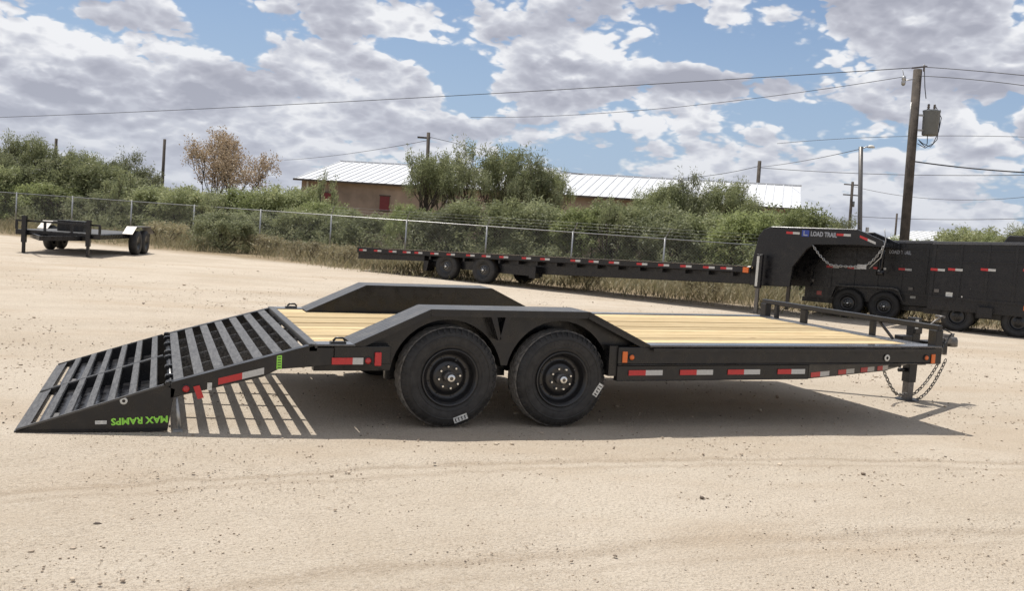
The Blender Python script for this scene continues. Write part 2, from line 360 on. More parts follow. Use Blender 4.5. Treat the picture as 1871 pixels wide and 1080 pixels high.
def text_mesh(name,txt,size,m,parent,matrix,width=None,extr=.001):
    cu=bpy.data.curves.new(name,'FONT'); cu.body=txt; cu.size=size; cu.extrude=extr; cu.resolution_u=2; cu.offset=size*.035
    tmp=bpy.data.objects.new('tmp',cu); COL.objects.link(tmp); dg=bpy.context.evaluated_depsgraph_get()
    me=bpy.data.meshes.new_from_object(tmp.evaluated_get(dg)); COL.objects.unlink(tmp); bpy.data.objects.remove(tmp)
    xs=[v.co.x for v in me.vertices]; ys=[v.co.y for v in me.vertices]
    cx,cy=(min(xs)+max(xs))/2,(min(ys)+max(ys))/2; sx=(width/(max(xs)-min(xs))) if width else 1
    for v in me.vertices: v.co.x=(v.co.x-cx)*sx; v.co.y-=cy
    me.transform(matrix); me.materials.clear(); me.materials.append(M[m]); me.name=name
    o=bpy.data.objects.new(name,me); COL.objects.link(o); o.parent=parent; return o

# ------------------------------------------------------------------ ground
def fbm(x,y,sc,seed=0,oct=3):
    return mnoise.fractal(Vector((x*sc+seed,y*sc,seed)),1.,2.,oct)
def build_ground():
    n=260; t=np.linspace(-1,1,n); g=np.sinh(t*8.)/np.sinh(8.)*1800
    xs=g+2.5; ys=g+1.0
    vs=[];
    for y in ys:
        for x in xs:
            d=math.hypot(x-2.5,y-1)
            zz=0
            if d<70:
                zz=.010*fbm(x,y,.9,3)+.018*fbm(x,y,.16,9)*min(1,d/10)
                # shallow wheel ruts crossing in front of the hauler
                for o_ in(0,1.65):
                    q=y+.93+o_+.032*(x-.9)**2; zz+=-.014*math.exp(-(q/.10)**2)+.008*math.exp(-((abs(q)-.17)/.07)**2)
                if -3.2<x<6.6 and -.25<y<3: zz*=.35
            vs.append((x,y,zz))
    fs=[(j*n+i,j*n+i+1,(j+1)*n+i+1,(j+1)*n+i) for j in range(n-1) for i in range(n-1)]
    me=bpy.data.meshes.new('ground'); me.from_pydata(vs,[],fs); me.materials.append(M['ground'])
    me.polygons.foreach_set('use_smooth',[True]*len(fs)); o=bpy.data.objects.new('ground',me); COL.objects.link(o); tag(o,kind='structure')
build_ground()
def raw_mesh(name,V,F,m,rand=None,parent=None,smooth=False):
    """V (n,3), F (k,4) or (k,3) int arrays; rand = value per face"""
    me=bpy.data.meshes.new(name); k=F.shape[1]
    me.vertices.add(len(V)); me.vertices.foreach_set('co',V.astype(np.float32).ravel())
    me.loops.add(F.size); me.loops.foreach_set('vertex_index',F.astype(np.int32).ravel())
    me.polygons.add(len(F)); me.polygons.foreach_set('loop_start',np.arange(0,F.size,k,dtype=np.int32))
    if rand is not None:
        a=me.attributes.new('leafrand','FLOAT','FACE'); a.data.foreach_set('value',rand.astype(np.float32))
    me.materials.append(M[m]); me.update(calc_edges=True); me.validate()
    o=bpy.data.objects.new(name,me); COL.objects.link(o)
    if parent is not None:o.parent=parent
    return o
def pebbles():
    # stones: squashed octahedra with one cut, strewn densest near the camera
    base=np.array([(1,0,0),(0,1,0),(-1,0,0),(0,-1,0),(.5,.5,.55),(-.45,.5,.7),(-.5,-.5,.6),(.45,-.55,.65),(0,0,-.5)])
    tr=np.array([(4,5,6),(4,6,7),(0,1,4),(1,5,4),(1,2,5),(2,6,5),(2,3,6),(3,7,6),(3,0,7),(0,4,7),(1,0,8),(2,1,8),(3,2,8),(0,3,8)])
    N=42000
    fw=np.array([_F.x,_F.y])/math.hypot(_F.x,_F.y); rt=np.array([_R.x,_R.y])
    dep=3.+ (RNG.rand(N)**2.2)*22; lat=(RNG.rand(N)*2-1)*(.62*dep+.4)
    P=np.array([CAMP.x,CAMP.y])+dep[:,None]*fw+lat[:,None]*rt
    # clustering
    cl=np.array([mnoise.noise(Vector((p[0]*1.3,p[1]*1.3,5))) for p in P]); keep=(cl+RNG.randn(N)*.35>-.05); P=P[keep];dep=dep[keep];N=len(P)
    sz=.0026+.0060*RNG.rand(N)**2.2+ (RNG.rand(N)>.985)*.014*RNG.rand(N)
    sz*=np.clip(dep/6,.8,1.6)
    ang=RNG.rand(N)*6.28; V=np.empty((N,9,3))
    sc=np.stack([sz*(.7+.7*RNG.rand(N)),sz*(.6+.6*RNG.rand(N)),sz*(.5+.5*RNG.rand(N))],1)
    b=base[None]*sc[:,None]*(1+.25*RNG.randn(N,9,1).clip(-1,1))
    V[:,:,0]=b[:,:,0]*np.cos(ang)[:,None]-b[:,:,1]*np.sin(ang)[:,None]+P[:,0:1]
    V[:,:,1]=b[:,:,0]*np.sin(ang)[:,None]+b[:,:,1]*np.cos(ang)[:,None]+P[:,1:2]
    V[:,:,2]=b[:,:,2]+sz[:,None]*.25
    F=(tr[None]+np.arange(N)[:,None,None]*9).reshape(-1,3)
    rnd=np.repeat(RNG.rand(N),len(tr))
    o=raw_mesh('gravel',V.reshape(-1,3),F,'stone',rnd)
    tag(o,'loose pale and dark gravel scattered over the caliche yard','gravel',kind='stuff')
pebbles()

# ================================================================== MAIN TRAILER
TP=.0233; WID=2.68; HW=WID/2
hauler=thing('car_hauler_trailer',(.45,0,0),(0,-TP,0),'long black car hauler trailer with pine plank deck, drive-over fenders and lowered slatted ramps','trailer')
def L(x,y,z):  # world point -> trailer local
    x-=.45; return Vector((x*math.cos(TP)+z*math.sin(TP),y,-x*math.sin(TP)+z*math.cos(TP)))
X0=.45   # local measurements below are written as X-from-rear-axle; subtract X0
DZ=.647
def sh(b): b.xf=Matrix.Translation((-X0,0,0)); return b
def mb(): return sh(MB())
# side rails: a short channel behind the fender and a long one ahead of it, each under its rub-rail lip
for y0,y1 in((0,.075),(WID-.075,WID)):
    ea,eb=(y0-.012,.155) if y0<1 else (WID-.155,y1+.012)
    b=mb(); b.box(-.866,-.46,y0,y1,.507,DZ-.012); b.cur=1; b.box(-1.01,-.72,ea,eb,DZ-.012,DZ+.004); b.build('side_rail',['black','edge'],hauler,.004)
    b=mb(); b.box(1.37,4.63,y0,y1,.498,DZ-.014); b.cur=1; b.box(1.645,4.645,ea,eb,DZ-.014,DZ+.004); b.cur=0; b.box(1.37,4.62,y0-.006,y1+.006,.486,.498); b.build('side_rail',['black','edge'],hauler,.004)
    for x in(1.9,2.5,3.1,3.7,4.25):
        ys=(y0-.034,y0) if y0<1 else (y1,y1+.034); b=mb(); b.box(x-.045,x+.045,*ys,DZ-.05,DZ-.018); b.build('stake_pocket','black',hauler)
for y0,y1 in((.0,.07),(WID-.07,WID)):
    b=mb(); b.box(1.37,3.20,y0+.004,y1-.004,.366,.484); b.box(1.37,3.20,y0,y1,.360,.370); b.build('main_beam','black',hauler,.003)
# inner long beams and crossmembers
for y in(.42,WID-.42):
    b=mb(); b.box(-.95,4.55,y-.05,y+.05,.40,.49); b.build('frame_beam','black',hauler)
for i in range(14):
    x=-.85+i*.40
    b=mb(); b.box(x-.02,x+.02,(.30 if -.5<x<1.35 else .08),WID-(.30 if -.5<x<1.35 else .08),.495,.585); b.build('crossmember','black',hauler)
# A-frame tongue
TB=[Vector((3.20,.037,.425)),Vector((4.35,.36,.435)),Vector((5.95,HW-.05,.455))]
for s_ in(-1,1):
    q=[v if s_<0 else Vector((v.x,WID-v.y,v.z)) for v in TB]
    b=mb(); b.beam(q[0],q[1],.06,.125); b.beam(q[1]-Vector((.02,0,0)),q[2],.06,.12)
    b.build('tongue_beam','black',hauler,.004)
b=mb(); b.box(5.75,6.0,HW-.09,HW+.09,.40,.53); b.build('tongue_nose','black',hauler,.006)
# coupler
b=mb(); b.box(5.98,6.10,HW-.045,HW+.045,.50,.57)
b.lathe([(.0,.06),(.05,.05),(.062,.02),(.064,-.05),(.05,-.055)],16,(6.14,HW,.52),'z'); b.box(6.02,6.16,HW-.012,HW+.012,.57,.60); b.tube([(6.02,HW+.03,.60),(6.12,HW+.03,.585),(6.2,HW+.03,.60)],.012,6)
b.box(5.99,6.03,HW-.06,HW+.06,.38,.56)
b.build('coupler','steelgrey',hauler,.004)
# header / bulkhead
b=mb(); b.box(4.47,4.66,.08,WID-.08,DZ-.15,DZ-.004); b.build('front_header','plate',hauler,.004)
for ya,yb in((-.004,.10),(WID-.10,WID+.004)): b=mb(); b.box(4.575,4.655,ya,yb,.486,.795); b.build('corner_post','black',hauler,.006)
b=mb(); b.beam((4.615,-.004,.815),(4.615,WID+.004,.815),.05,.05); b.build('bulkhead_rail','black',hauler,.006)
for y,hw_ in((2.42,.025),(1.93,.045),(.86,.03)):
    b=mb(); b.box(4.595,4.635,y-hw_,y+hw_,DZ-.004,.79)
    b.build('post','black',hauler,.003)
b=mb(); b.beam((4.60,.56,DZ),(4.62,.78,.79),.02,.02); b.build('brace','black',hauler)
# deck planks (lengthwise), full ones between the fenders, short ones ahead of and behind them
PW=.1395; gap=.013
def plank(y0,y1,xa,xb):
    b=mb(); dz=random.uniform(-.005,.003); b.box(xa,xb,y0+gap/2,y1-gap/2,DZ-.045,DZ-.004+dz)
    return b.build('plank','wood',hauler,.003)
ny=int(round((WID-.29)/PW)); pw=(WID-.29)/ny
for i in range(ny):
    y0=.145+i*pw;y1=y0+pw
    if y0<.37 or y1>WID-.37:
        plank(y0,y1,-.985,-.74); plank(y0,y1,1.66,4.465)
    else: plank(y0,y1,-.985+random.uniform(-.003,.003),4.465+random.uniform(-.004,.004))
for ya,yb in((.372,.145+2*pw+.001),(WID-.145-2*pw-.001,WID-.372)):
    if yb>ya: b=mb(); b.box(-.74,1.66,ya,yb,DZ-.03,DZ-.004); b.build('edge_strip','black',hauler)
# edge angles that hold the planks, holes for deck screws
# fenders
FW=.37
def fender(side):
    y0,y1=(0.0,FW) if side<0 else (WID,WID-FW)
    out=-1 if side<0 else 1
    root=None
    pr=[(-.735,DZ+.004),(-.175,.909),(1.10,.909),(1.665,DZ-.004)]
    f=mb()
    for (a,za),(c,zc) in zip(pr[:-1],pr[1:]):
        n=Vector((-(zc-za),0,c-a)).normalized()*-.008
        ya,yb=min(y0,y1)-.0,max(y0,y1)
        f.add([(a,ya,za),(c,ya,zc),(c,yb,zc),(a,yb,za),(a+n.x,ya,za+n.z),(c+n.x,ya,zc+n.z),(c+n.x,yb,zc+n.z),(a+n.x,yb,za+n.z)],
              [(0,1,2,3),(7,6,5,4),(0,4,5,1),(1,5,6,2),(2,6,7,3),(3,7,4,0)],False)
    top=f.build('fender','plate',hauler,0,label='diamond plate drive-over fender over the near wheels' if side<0 else 'diamond plate drive-over fender over the far wheels')
    # rolled lip along outer and inner edges
    for yy in(y0+out*-.004,y1):
        b=mb()
        for (a,za),(c,zc) in zip(pr[:-1],pr[1:]): b.beam((a,yy,za-.010),(c,yy,zc-.010),.014,.018)
        b.build('edge_lip','black',top)
    # skirt with two wheel arches
    pts=[(-.735,.505),(-.735,.632),(-.178,.894),(1.10,.894),(1.650,.632),(1.37,.632),(1.37,.50)]
    r=.440
    def arc(cx,a0,a1,n=16): return [(cx+r*math.cos(R(a0+(a1-a0)*i/n)),.383+r*math.sin(R(a0+(a1-a0)*i/n))) for i in range(n+1)]
    arcs=[p for p in arc(.91,14,168.0)]+[p for p in arc(0,12.0,172)]
    pts=pts[:6]+arcs+[(-.47,.44),(-.60,.505)]
    b=mb(); ya=y0-out*.120; yb=y0-out*.127; b.prism(pts,min(ya,yb),max(ya,yb)); sk=b.build('skirt','black',top)
    # arch liners
    for cx,a0,a1 in((.91,10,170),(0,10,172)):
        q=arc(cx,a0,a1,18); vs=[];ya,yb=y0-out*.118,y1
        vs=[(p[0],ya,p[1]) for p in q]+[(p[0],yb,p[1]) for p in q]; k=len(q)
        b=mb(); b.add(vs,[(i,i+1,i+1+k,i+k) for i in range(k-1)],True); b.build('arch_lip' ,'black',top,recalc=True)
    # inner wall
    b=mb(); ya,yb=y1-out*-.002,y1-out*-.008
    b.prism([(-.73,DZ),(-.175,.898),(1.10,.898),(1.65,DZ),(1.65,.40),(-.73,.40)],min(y1+out*.006,y1+out*.002),max(y1+out*.006,y1+out*.002)); b.build('inner_wall','black',top)
    # V gusset plates standing between skirt and lip
    for p in([(.285,.892),(.335,.892),(.385,.690),(.362,.680)],[(.470,.892),(.420,.892),(.372,.680),(.392,.690)]):
        ya,yb=sorted((y0-out*.012,y0-out*.118)); b=mb(); b.prism(p,ya,yb); b.build('gusset','black2',top)
    # folded outer flange under the tread plate
    for (a,za),(c,zc) in zip(pr[:-1],pr[1:]):
        b=mb(); yy=y0-out*.010; b.beam((a,yy,za-.030),(c,yy,zc-.030),.010,.045); b.build('flange','black',top)
    return top
fender(-1); fender(1)
# black box standing in for the shaded opening ahead of the front wheel + rear axle hanger
b=mb(); b.box(1.30,1.372,.02,.36,.40,.64); b.build('opening_shade_box','black',hauler)
# wheels
def make_wheel():
    root=bpy.data.objects.new('wheel',None); COL.objects.link(root); root.parent=hauler
    RT=.383
    b=MB(); prof=[(.205,.030),(.213,.012),(.235,.004),(.285,-.006),(.330,-.002),(.352,.010),(.3635,.024),(.372,.030),(.372,.034),(.380,.038),
          (.383,.055),(.383,.078),(.373,.080),(.373,.089),(.383,.091),(.383,.113),(.373,.115),(.373,.123),(.383,.125),(.383,.147),(.373,.149),(.373,.158),(.383,.160),(.383,.182),
          (.380,.200),(.362,.216),(.330,.232),(.285,.236),(.235,.232),(.205,.21)]
    def mod(k,j):
        if j in(8,9,10) : return -.006 if k%3==0 else 0
        if j in(23,24): return -.006 if k%3==0 else 0
        return 0
    b.lathe(prof[:8],96,smooth=True); b.cur=1; b.lathe(prof[7:25],96,mod=lambda k,j:mod(k,j+7),smooth=False); b.cur=0; b.lathe(prof[24:],96,smooth=False)
    b.build('tyre',['rubber','tread'],root)
    b=MB()
    for k in range(48):
        a=2*PI*k/48; c_=Vector((math.cos(a),0,math.sin(a))); t_=Vector((-math.sin(a),0,math.cos(a)))
        b.beam(c_*.338+Vector((0,-.0005,0)),c_*.368+Vector((0,.016,0)),.012,.008,up=(0,1,0))
    b.build('shoulder_lug','rubber',root)['kind']='stuff'
    b=MB()
    for k in range(60):
        if k%15 in(0,1,2,3,4,5,7,8,9):
            a=2*PI*k/60+.2; c_=Vector((math.cos(a),0,math.sin(a))); b.beam(c_*.272+Vector((0,-.0062,0)),c_*.292+Vector((0,-.0072,0)),.010,.003,up=(0,1,0))
    b.build('sidewall_relief','rubber',root)['kind']='stuff'
    # raised bead and size-lettering rings on the sidewall
    b=MB(); b.lathe([(.306,-.006),(.309,-.0095),(.314,-.0095),(.317,-.005)],90); b.lathe([(.244,.0015),(.247,-.003),(.251,-.003),(.254,.001)],90); b.build('sidewall_ring','rubber',root)
    b=MB(); b.lathe([(.214,.014),(.218,.004),(.214,-.004),(.206,-.002),(.200,.012),(.192,.018),(.186,.030),(.183,.055),(.172,.075),(.150,.085),(.135,.078),(.120,.060),(.112,.052),(.085,.050),(.0,.050)],64)
    # eight hand holes suggested by raised lobes
    for k in range(8):
        a=2*PI*(k+.5)/8; b.lathe([(.014,0),(.012,.004),(0,.004)],12,(.150*math.cos(a),.079,.150*math.sin(a)))
    b.build('rim','rim',root)
    b=MB(); b.lathe([(.0,-.030),(.024,-.030),(.030,-.024),(.032,.0),(.040,.004),(.046,.012),(.046,.050)],28); 
    b.build('hub','steelgrey',root)
    b=MB(); b.lathe([(.014,-.033),(.027,-.033),(.031,-.027),(.031,-.020),(.027,-.020)],28); b.build('hub_cap','chrome',root)
    nut=None
    for k in range(8):
        a=2*PI*k/8+.25; loc=(.0826*math.cos(a),.05,.0826*math.sin(a))
        if nut is None:
            b=MB(); b.lathe([(0,-.032),(.008,-.032),(.0135,-.024),(.0135,0)],6,smooth=False); nut=b.build('lug_nut','chrome',root); nut.location=loc
        else: inst(nut,loc,root)
    v=MB(); v.tube([(.13*math.cos(1.3),.052,.13*math.sin(1.3)),(.13*math.cos(1.3),.03,.135*math.sin(1.3))],.004,6); v.build('valve_stem','steelgrey',root)
    return root
w0=make_wheel(); 
def wheel_at(x,y,flip,first=False,rot=0):
    o=w0 if first else copy_tree(w0,hauler)
    o.location=L(x,y,.383); o.rotation_euler=(0,rot,PI if flip else 0); return o
wa=wheel_at(0,.045,False,True,.1); wb=wheel_at(.91,.045,False,rot=.75)
wheel_at(0,WID-.045,True,rot=.3); wheel_at(.91,WID-.045,True,rot=1.2)
def sticker(wh,ang,r,tilt,parentrot):
    b=MB(); c=Vector((r*math.cos(ang),-.0085,r*math.sin(ang))); t=Vector((math.cos(tilt),0,math.sin(tilt))); u=Vector((-math.sin(tilt),0,math.cos(tilt)))
    b.add([c-t*.055-u*.022,c+t*.055-u*.022,c+t*.055+u*.022,c-t*.055+u*.022,c-t*.055-u*.022+Vector((0,-.001,0)),c+t*.055-u*.022+Vector((0,-.001,0)),c+t*.055+u*.022+Vector((0,-.001,0)),c-t*.055+u*.022+Vector((0,-.001,0))],[(0,1,2,3),(4,5,6,7),(0,1,5,4),(1,2,6,5),(2,3,7,6),(3,0,4,7)],False)
    for k in range(4):
        b.cur=1; p=c-t*.04+t*(.025*k); b.add([p-t*.004-u*.016+Vector((0,-.0018,0)),p+t*.004-u*.016+Vector((0,-.0018,0)),p+t*.004+u*.012+Vector((0,-.0018,0)),p-t*.004+u*.012+Vector((0,-.0018,0))],[(0,1,2,3)],False)
    o=b.build('sticker',['label','black'],wh); o.rotation_euler=(0,-parentrot,0)
sticker(wa,-1.28,.318,.35,.1); sticker(wb,-.27,.318,1.0,.75)
# axles, springs, hangers
for x in(0,.91):
    b=mb(); p=L(x,.3,.37);q=L(x,WID-.3,.37); b.xf=None; b.tube([p,q],.045,12); b.build('axle','black',hauler)
for y in(.36,WID-.36):
    b=mb()
    for x in(0,.91):
        for k in range(5):
            hw=.36-.055*k; b.tube([(x-hw,y,.405-.011*k+.0),(x-hw*.5,y,.37-.011*k),(x,y,.355-.011*k),(x+hw*.5,y,.37-.011*k),(x+hw,y,.405-.011*k)],.0075,4,smooth=False)
    b.box(.37,.54,y-.03,y+.03,.36,.50); b.box(-.42,-.34,y-.03,y+.03,.34,.50); b.box(1.24,1.32,y-.03,y+.03,.34,.50)
    b.build('leaf_spring','black',hauler)
# dovetail (upper ramp section)
DT=[(-1.0,DZ),(-1.937,.386)]
def dz(x): return DZ+(x+1.0)*(DZ-.386)/(.937)
for y0,y1 in((0,.06),(WID-.06,WID)):
    b=mb(); b.prism([(-1.0,DZ-.003),(-1.95,.382),(-1.95,.28),(-1.876,.300),(-1.352,.421),(-1.247,.474),(-.87,.500),(-.87,DZ-.02),(-1.0,DZ-.02)],y0,y1)
    b.build('dovetail_rail','black',hauler,.004)
    b=mb(); b.beam((-1.0,(y0+y1)/2,DZ+.000),(-1.94,(y0+y1)/2,.386),.075,.012); b.build('dovetail_lip','black',hauler)
for i in range(7):
    x=-1.115-i*.1300
    b=mb(); b.beam((x,.062,dz(x)-.006),(x,WID-.062,dz(x)-.006),.066,.018,up=(-.27,0,.96)); b.build('slat','worn',hauler,.002)
for k in range(4):
    y=.062+(k+1)*(WID-.124)/5
    b=mb(); b.prism([(-1.045,dz(-1.045)-.012),(-1.86,dz(-1.86)-.012),(-1.86,dz(-1.86)-.10),(-1.045,dz(-1.045)-.125)],y-.004,y+.004); b.build('stringer','worn',hauler)
b=mb(); b.box(-1.045,-.985,.0,WID,DZ-.05,DZ+.006); b.build('rear_edge_plate','plate',hauler,.004)
b=mb(); b.tube([(-1.945,.02,.352),(-1.945,WID-.02,.352)],.022,10); b.box(-1.93,-1.87,.06,WID-.06,.318,.384); b.build('hinge_bar','black',hauler)
for y in(.03,.30,.72,1.20,1.48,1.96,2.38,WID-.03):
    b=mb(); b.tube([(-1.965,y-.035,.378),(-1.965,y+.035,.378)],.018,10); b.box(-1.972,-1.93,y-.018,y+.018,.37,.398); b.build('hinge_knuckle','black',hauler,.002)
# lower ramps: two halves, each with side plates, tip plate and slats
def ramp(y0,y1,first):
    root=bpy.data.objects.new('ramp',None); COL.objects.link(root); root.parent=hauler
    if first: root['label']='near half of the lowered ramp with upside-down green lettering'
    xa,za,xb,zb=-1.99,.372,-2.865,.096
    def rz(x): return zb+(x-xb)*(za-zb)/(xa-xb)
    g=lambda x:.0233*(.45-x)-.001
    for ya,yb in((y0,y0+.010),(y1-.010,y1)):
        b=mb(); b.prism([(xa,rz(xa)-.002),(xb,rz(xb)-.002),(xb,g(xb)+.003),(xa+.03,g(xa)+.012),(xa+.07,rz(xa)-.03)],ya,yb); b.build('side_plate','black',root)
        b=mb(); b.beam((xa,(ya+yb)/2,rz(xa)),(xb,(ya+yb)/2,rz(xb)),.022,.012); b.build('top_angle','plate',root)
        b=mb(); b.beam((xa+.03,(ya+yb)/2,g(xa)+.012),(xb,(ya+yb)/2,g(xb)+.008),.03,.012); b.build('bottom_angle','black',root)
    sl=None
    for i in range(6):
        x=-2.055-i*.128
        b=mb(); b.beam((x,y0+.012,rz(x)-.005),(x,y1-.012,rz(x)-.005),.047,.020,up=(-.30,0,.954)); b.build('slat','worn',root,.002)
    b=mb(); b.prism([(-2.79,rz(-2.79)),(xb-.012,rz(xb)-.010),(xb-.012,rz(xb)-.020),(-2.79,rz(-2.79)-.012)],y0,y1); b.build('tip_plate','worn',root)
    b=mb(); b.prism([(-2.02,rz(-2.02)-.16),(-2.76,rz(-2.76)-.034),(-2.76,rz(-2.76)-.040),(-2.02,rz(-2.02)-.166)],y0+.012,y1-.012); b.build('shade_sheet','black2',root)  # dark sheet added below the slats so no light shows through the gaps
    b=mb(); b.box(-2.70,-2.64,y0+.14,y0+.30,rz(-2.67)-.045,rz(-2.67)-.02); b.build('grab_handle','steelgrey',root)
    return root
rn=ramp(.0,HW-.012,True); ramp(HW+.012,WID,False)
def mplane(x,y,z,rz=0):   # text plane facing -Y at local x,y,z rotated rz in its plane
    return Matrix.Translation((x-X0,y,z))@Matrix.Rotation(R(90),4,'X')@Matrix.Rotation(rz,4,'Z')
text_mesh('lettering','MAX RAMPS',.062,'green',rn,mplane(-2.135,-.0035,.137,PI+.03),width=.35)
b=mb(); b.box(-2.405,-2.335,-.003,-.0005,.118,.142); b.build('decal',['label'],rn)
def roundel(x,z,par,r=.024,y=-.003):
    b=mb(); b.lathe([(r*.45,-.002),(r*.9,-.002),(r,0)],16,(x,y,z)); o=b.build('decal','label',par)
    return o
roundel(-2.235,.27,rn); roundel(4.025,.525+.02,hauler,.03,-.012)
b=mb(); b.box(-1.715,-1.685,-.004,-.001,.335,.385); b.build('decal','label',hauler)
# flip-over support leg at the hinge
b=mb(); b.tube([(-1.905,.01,.285),(-1.895,.005,.16),(-1.885,.0,.075)],[.008,.016,.010],8); b.box(-1.925,-1.865,-.02,.03,.055,.066); b.build('support_leg','zinc',hauler)
# green sticker on dovetail side
b=mb(); b.box(-1.262,-1.228,-.004,-.001,.475,.572); 
for k in range(5): b.cur=1; b.box(-1.256,-1.234,-.0055,-.003,.482+k*.018,.489+k*.018); b.cur=0
b.build('decal',['green','black'],hauler)
# reflective tape
def tape(x0,x1,z,h=.042,y=-.003,par=hauler,slope=0,split=.5,swap=False):
    b=mb(); xm=x0+(x1-x0)*split; zf=lambda x:z+(x-x0)*slope
    for i,(a,c) in enumerate(((x0,xm),(xm,x1))):
        b.cur=i; b.add([(a,y,zf(a)-h/2),(c,y,zf(c)-h/2),(c,y,zf(c)+h/2),(a,y,zf(a)+h/2),(a,y+.0015,zf(a)-h/2),(c,y+.0015,zf(c)-h/2),(c,y+.0015,zf(c)+h/2),(a,y+.0015,zf(a)+h/2)],[(0,1,2,3),(7,6,5,4),(0,4,5,1),(1,5,6,2),(2,6,7,3),(3,7,4,0)],False)
    return b.build('reflective_tape',['red','white'],par)
for a,c in((1.468,1.774),(1.935,2.245),(2.387,2.704),(2.88,3.16)): tape(a,c,.428)
tape(-.884,-.66,.530,.048,-.008,split=.66)
tape(-1.645,-1.345,.392,.045,-.003,slope=.24,split=.52)
# tape on the receding tongue beam
A0,A1=TB[0],TB[1]; ad=(A1-A0).normalized(); an=Vector((ad.y,-ad.x,0)).normalized()
for t0,t1 in((.03,.29),(.42,.66),(.76,.97),(1.02,1.19)):
    b=mb(); q=A0+an*.0315; tm=(t0+t1)/2
    for i,(a,c) in enumerate(((t0,tm),(tm,t1))):
        b.cur=i; p,r_=q+ad*a,q+ad*c; dn=Vector((0,0,-.052)); du=Vector((0,0,-.010))
        b.add([p+dn,r_+dn,r_+du,p+du,p+dn+an*.001,r_+dn+an*.001,r_+du+an*.001,p+du+an*.001],[(0,1,2,3),(7,6,5,4),(0,4,5,1),(1,5,6,2),(2,6,7,3),(3,7,4,0)],False)
    b.build('reflective_tape',['red','white'],hauler)
# lights
def box_light(x,z,m,w=.045,h=.09,y=-.012,tilt=0):
    b=mb(); b.box(x-w/2,x+w/2,y,0,z-h/2,z+h/2); return b.build('marker_reflector',m,hauler,.004)
def round_light(x,z,m,r=.024,y=0):
    b=mb(); b.lathe([(0,-.022),(r*.6,-.020),(r*.95,-.010),(r,0)],20,(x,y,z)); o=b.build('marker_light',m,hauler)
    b=mb(); b.lathe([(r,-.010),(r*1.25,-.010),(r*1.3,0)],20,(x,y,z)); b.build('grommet','rubber',o)
b=mb(); b.box(-.72,-.46,.0765,.118,.505,.64); b.build('light_bracket','black',hauler)
box_light(-.555,.545,'red',.048,.098,-.020); round_light(-.625,.532,'redlens',.024)
box_light(1.425,.555,'amber'); round_light(1.487,.553,'amber',.022)
box_light(4.555,.535,'amber',.045,.085); round_light(4.475,.545,'amber',.022)
round_light(-1.85,.345,'redlens',.024)
b=mb(); b.prism([(-1.805,.36),(-1.765,.37),(-1.735,.285),(-1.775,.275)],-.012,-.001); b.build('marker_reflector','red',hauler)
# D-rings on the rear rails and stake pockets
for y,x in((.055,-.84),(WID-.055,-.84)):
    b=mb(); b.box(x-.05,x+.06,y-.03,y+.03,DZ+.004,DZ+.016); b.tube([(x-.03,y,DZ+.02),(x-.01,y,DZ+.04),(x+.04,y,DZ+.04),(x+.06,y,DZ+.02)],.009,6); b.build('tie_down_ring','black',hauler)
b=mb(); b.box(1.66,4.60,-.042,-.034,DZ-.045,DZ-.018); b.build('rub_rail','black',hauler)
# jack
JX=5.58
jr=bpy.data.objects.new('jack',None); COL.objects.link(jr); jr.parent=hauler
def LW(x,y,z):return L(x,y,z)
b=MB(); p=L(JX,HW,.20);q=L(JX,HW,.90); b.beam(p,q,.105,.105,up=(0,1,0)); b.build('jack_tube','black',jr,.004)
b=MB(); b.beam(L(JX,HW,.01),L(JX,HW,.22),.082,.082,up=(0,1,0)); b.build('jack_leg','steelgrey',jr,.003)
b=MB(); b.lathe([(0,.014),(.115,.014),(.125,0),(0,0)],8,L(JX,HW,.003),'z',smooth=False); b.build('jack_foot','black',jr)
b=MB(); p=L(JX,HW-.045,.80); b.box(p.x-.05,p.x+.05,p.y-.03,p.y,p.z-.07,p.z+.05); b.build('gear_box','black',jr,.006)
b=MB(); p=L(JX-.05,HW-.02,.835); b.box(p.x-.012,p.x+.03,p.y-.062,p.y-.058,p.z-.05,p.z+.05); b.build('label','label',jr)
b=MB(); p=L(JX+.05,HW-.06,.82); b.tube([p,p+Vector((.10,0,0)),p+Vector((.16,-.02,.06)),p+Vector((.25,-.02,.10))],.010,8); b.tube([p+Vector((.25,-.05,.10)),p+Vector((.25,.07,.10))],.014,8); b.build('crank_handle','steelgrey',jr)
b=MB(); p=L(JX-.05,HW,.33); b.tube([p,p+Vector((-.10,0,0))],.022,8); b.tube([p+Vector((-.08,0,0)),p+Vector((-.09,0,.06)),p+Vector((-.06,0,.07))],.007,6); b.build('pull_pin','black',jr)
b=MB(); p=L(JX,HW,.52); b.box(p.x-.10,p.x+.10,p.y-.12,p.y+.12,p.z-.12,p.z+.04); b.build('jack_bracket','black',jr,.004)
# small toolbox plate / breakaway box behind the jack
b=mb(); b.box(5.30,5.44,HW-.16,HW-.04,.50,.60); b.build('battery_box','black',hauler,.006)
def chain(pts,name='safety_chain',r=.0062,l=.052,parent=hauler,m='steelgrey'):
    pts=[Vector(p) for p in pts]; seg=[]; tot=0
    for a,c in zip(pts[:-1],pts[1:]): seg.append((tot,a,c)); tot+=(c-a).length
    b=MB(); n=int(tot/(l*.78)); 
    for i in range(n):
        s_=(i+.5)*tot/n; a=[s for s in seg if s[0]<=s_][-1]; d=(a[2]-a[1]).normalized(); c=a[1]+d*(s_-a[0])
        u=d.cross(Vector((0,1,0))).normalized() if i%2 else Vector((0,1,0)); u=(u-d*u.dot(d)).normalized()
        ring=[c+d*(l/2*math.cos(t))+u*(l*.30*math.sin(t)) for t in[2*PI*k/8 for k in range(9)]]
        b.tube(ring,r,4,cap=False)
    return b.build(name,m,parent,recalc=False)
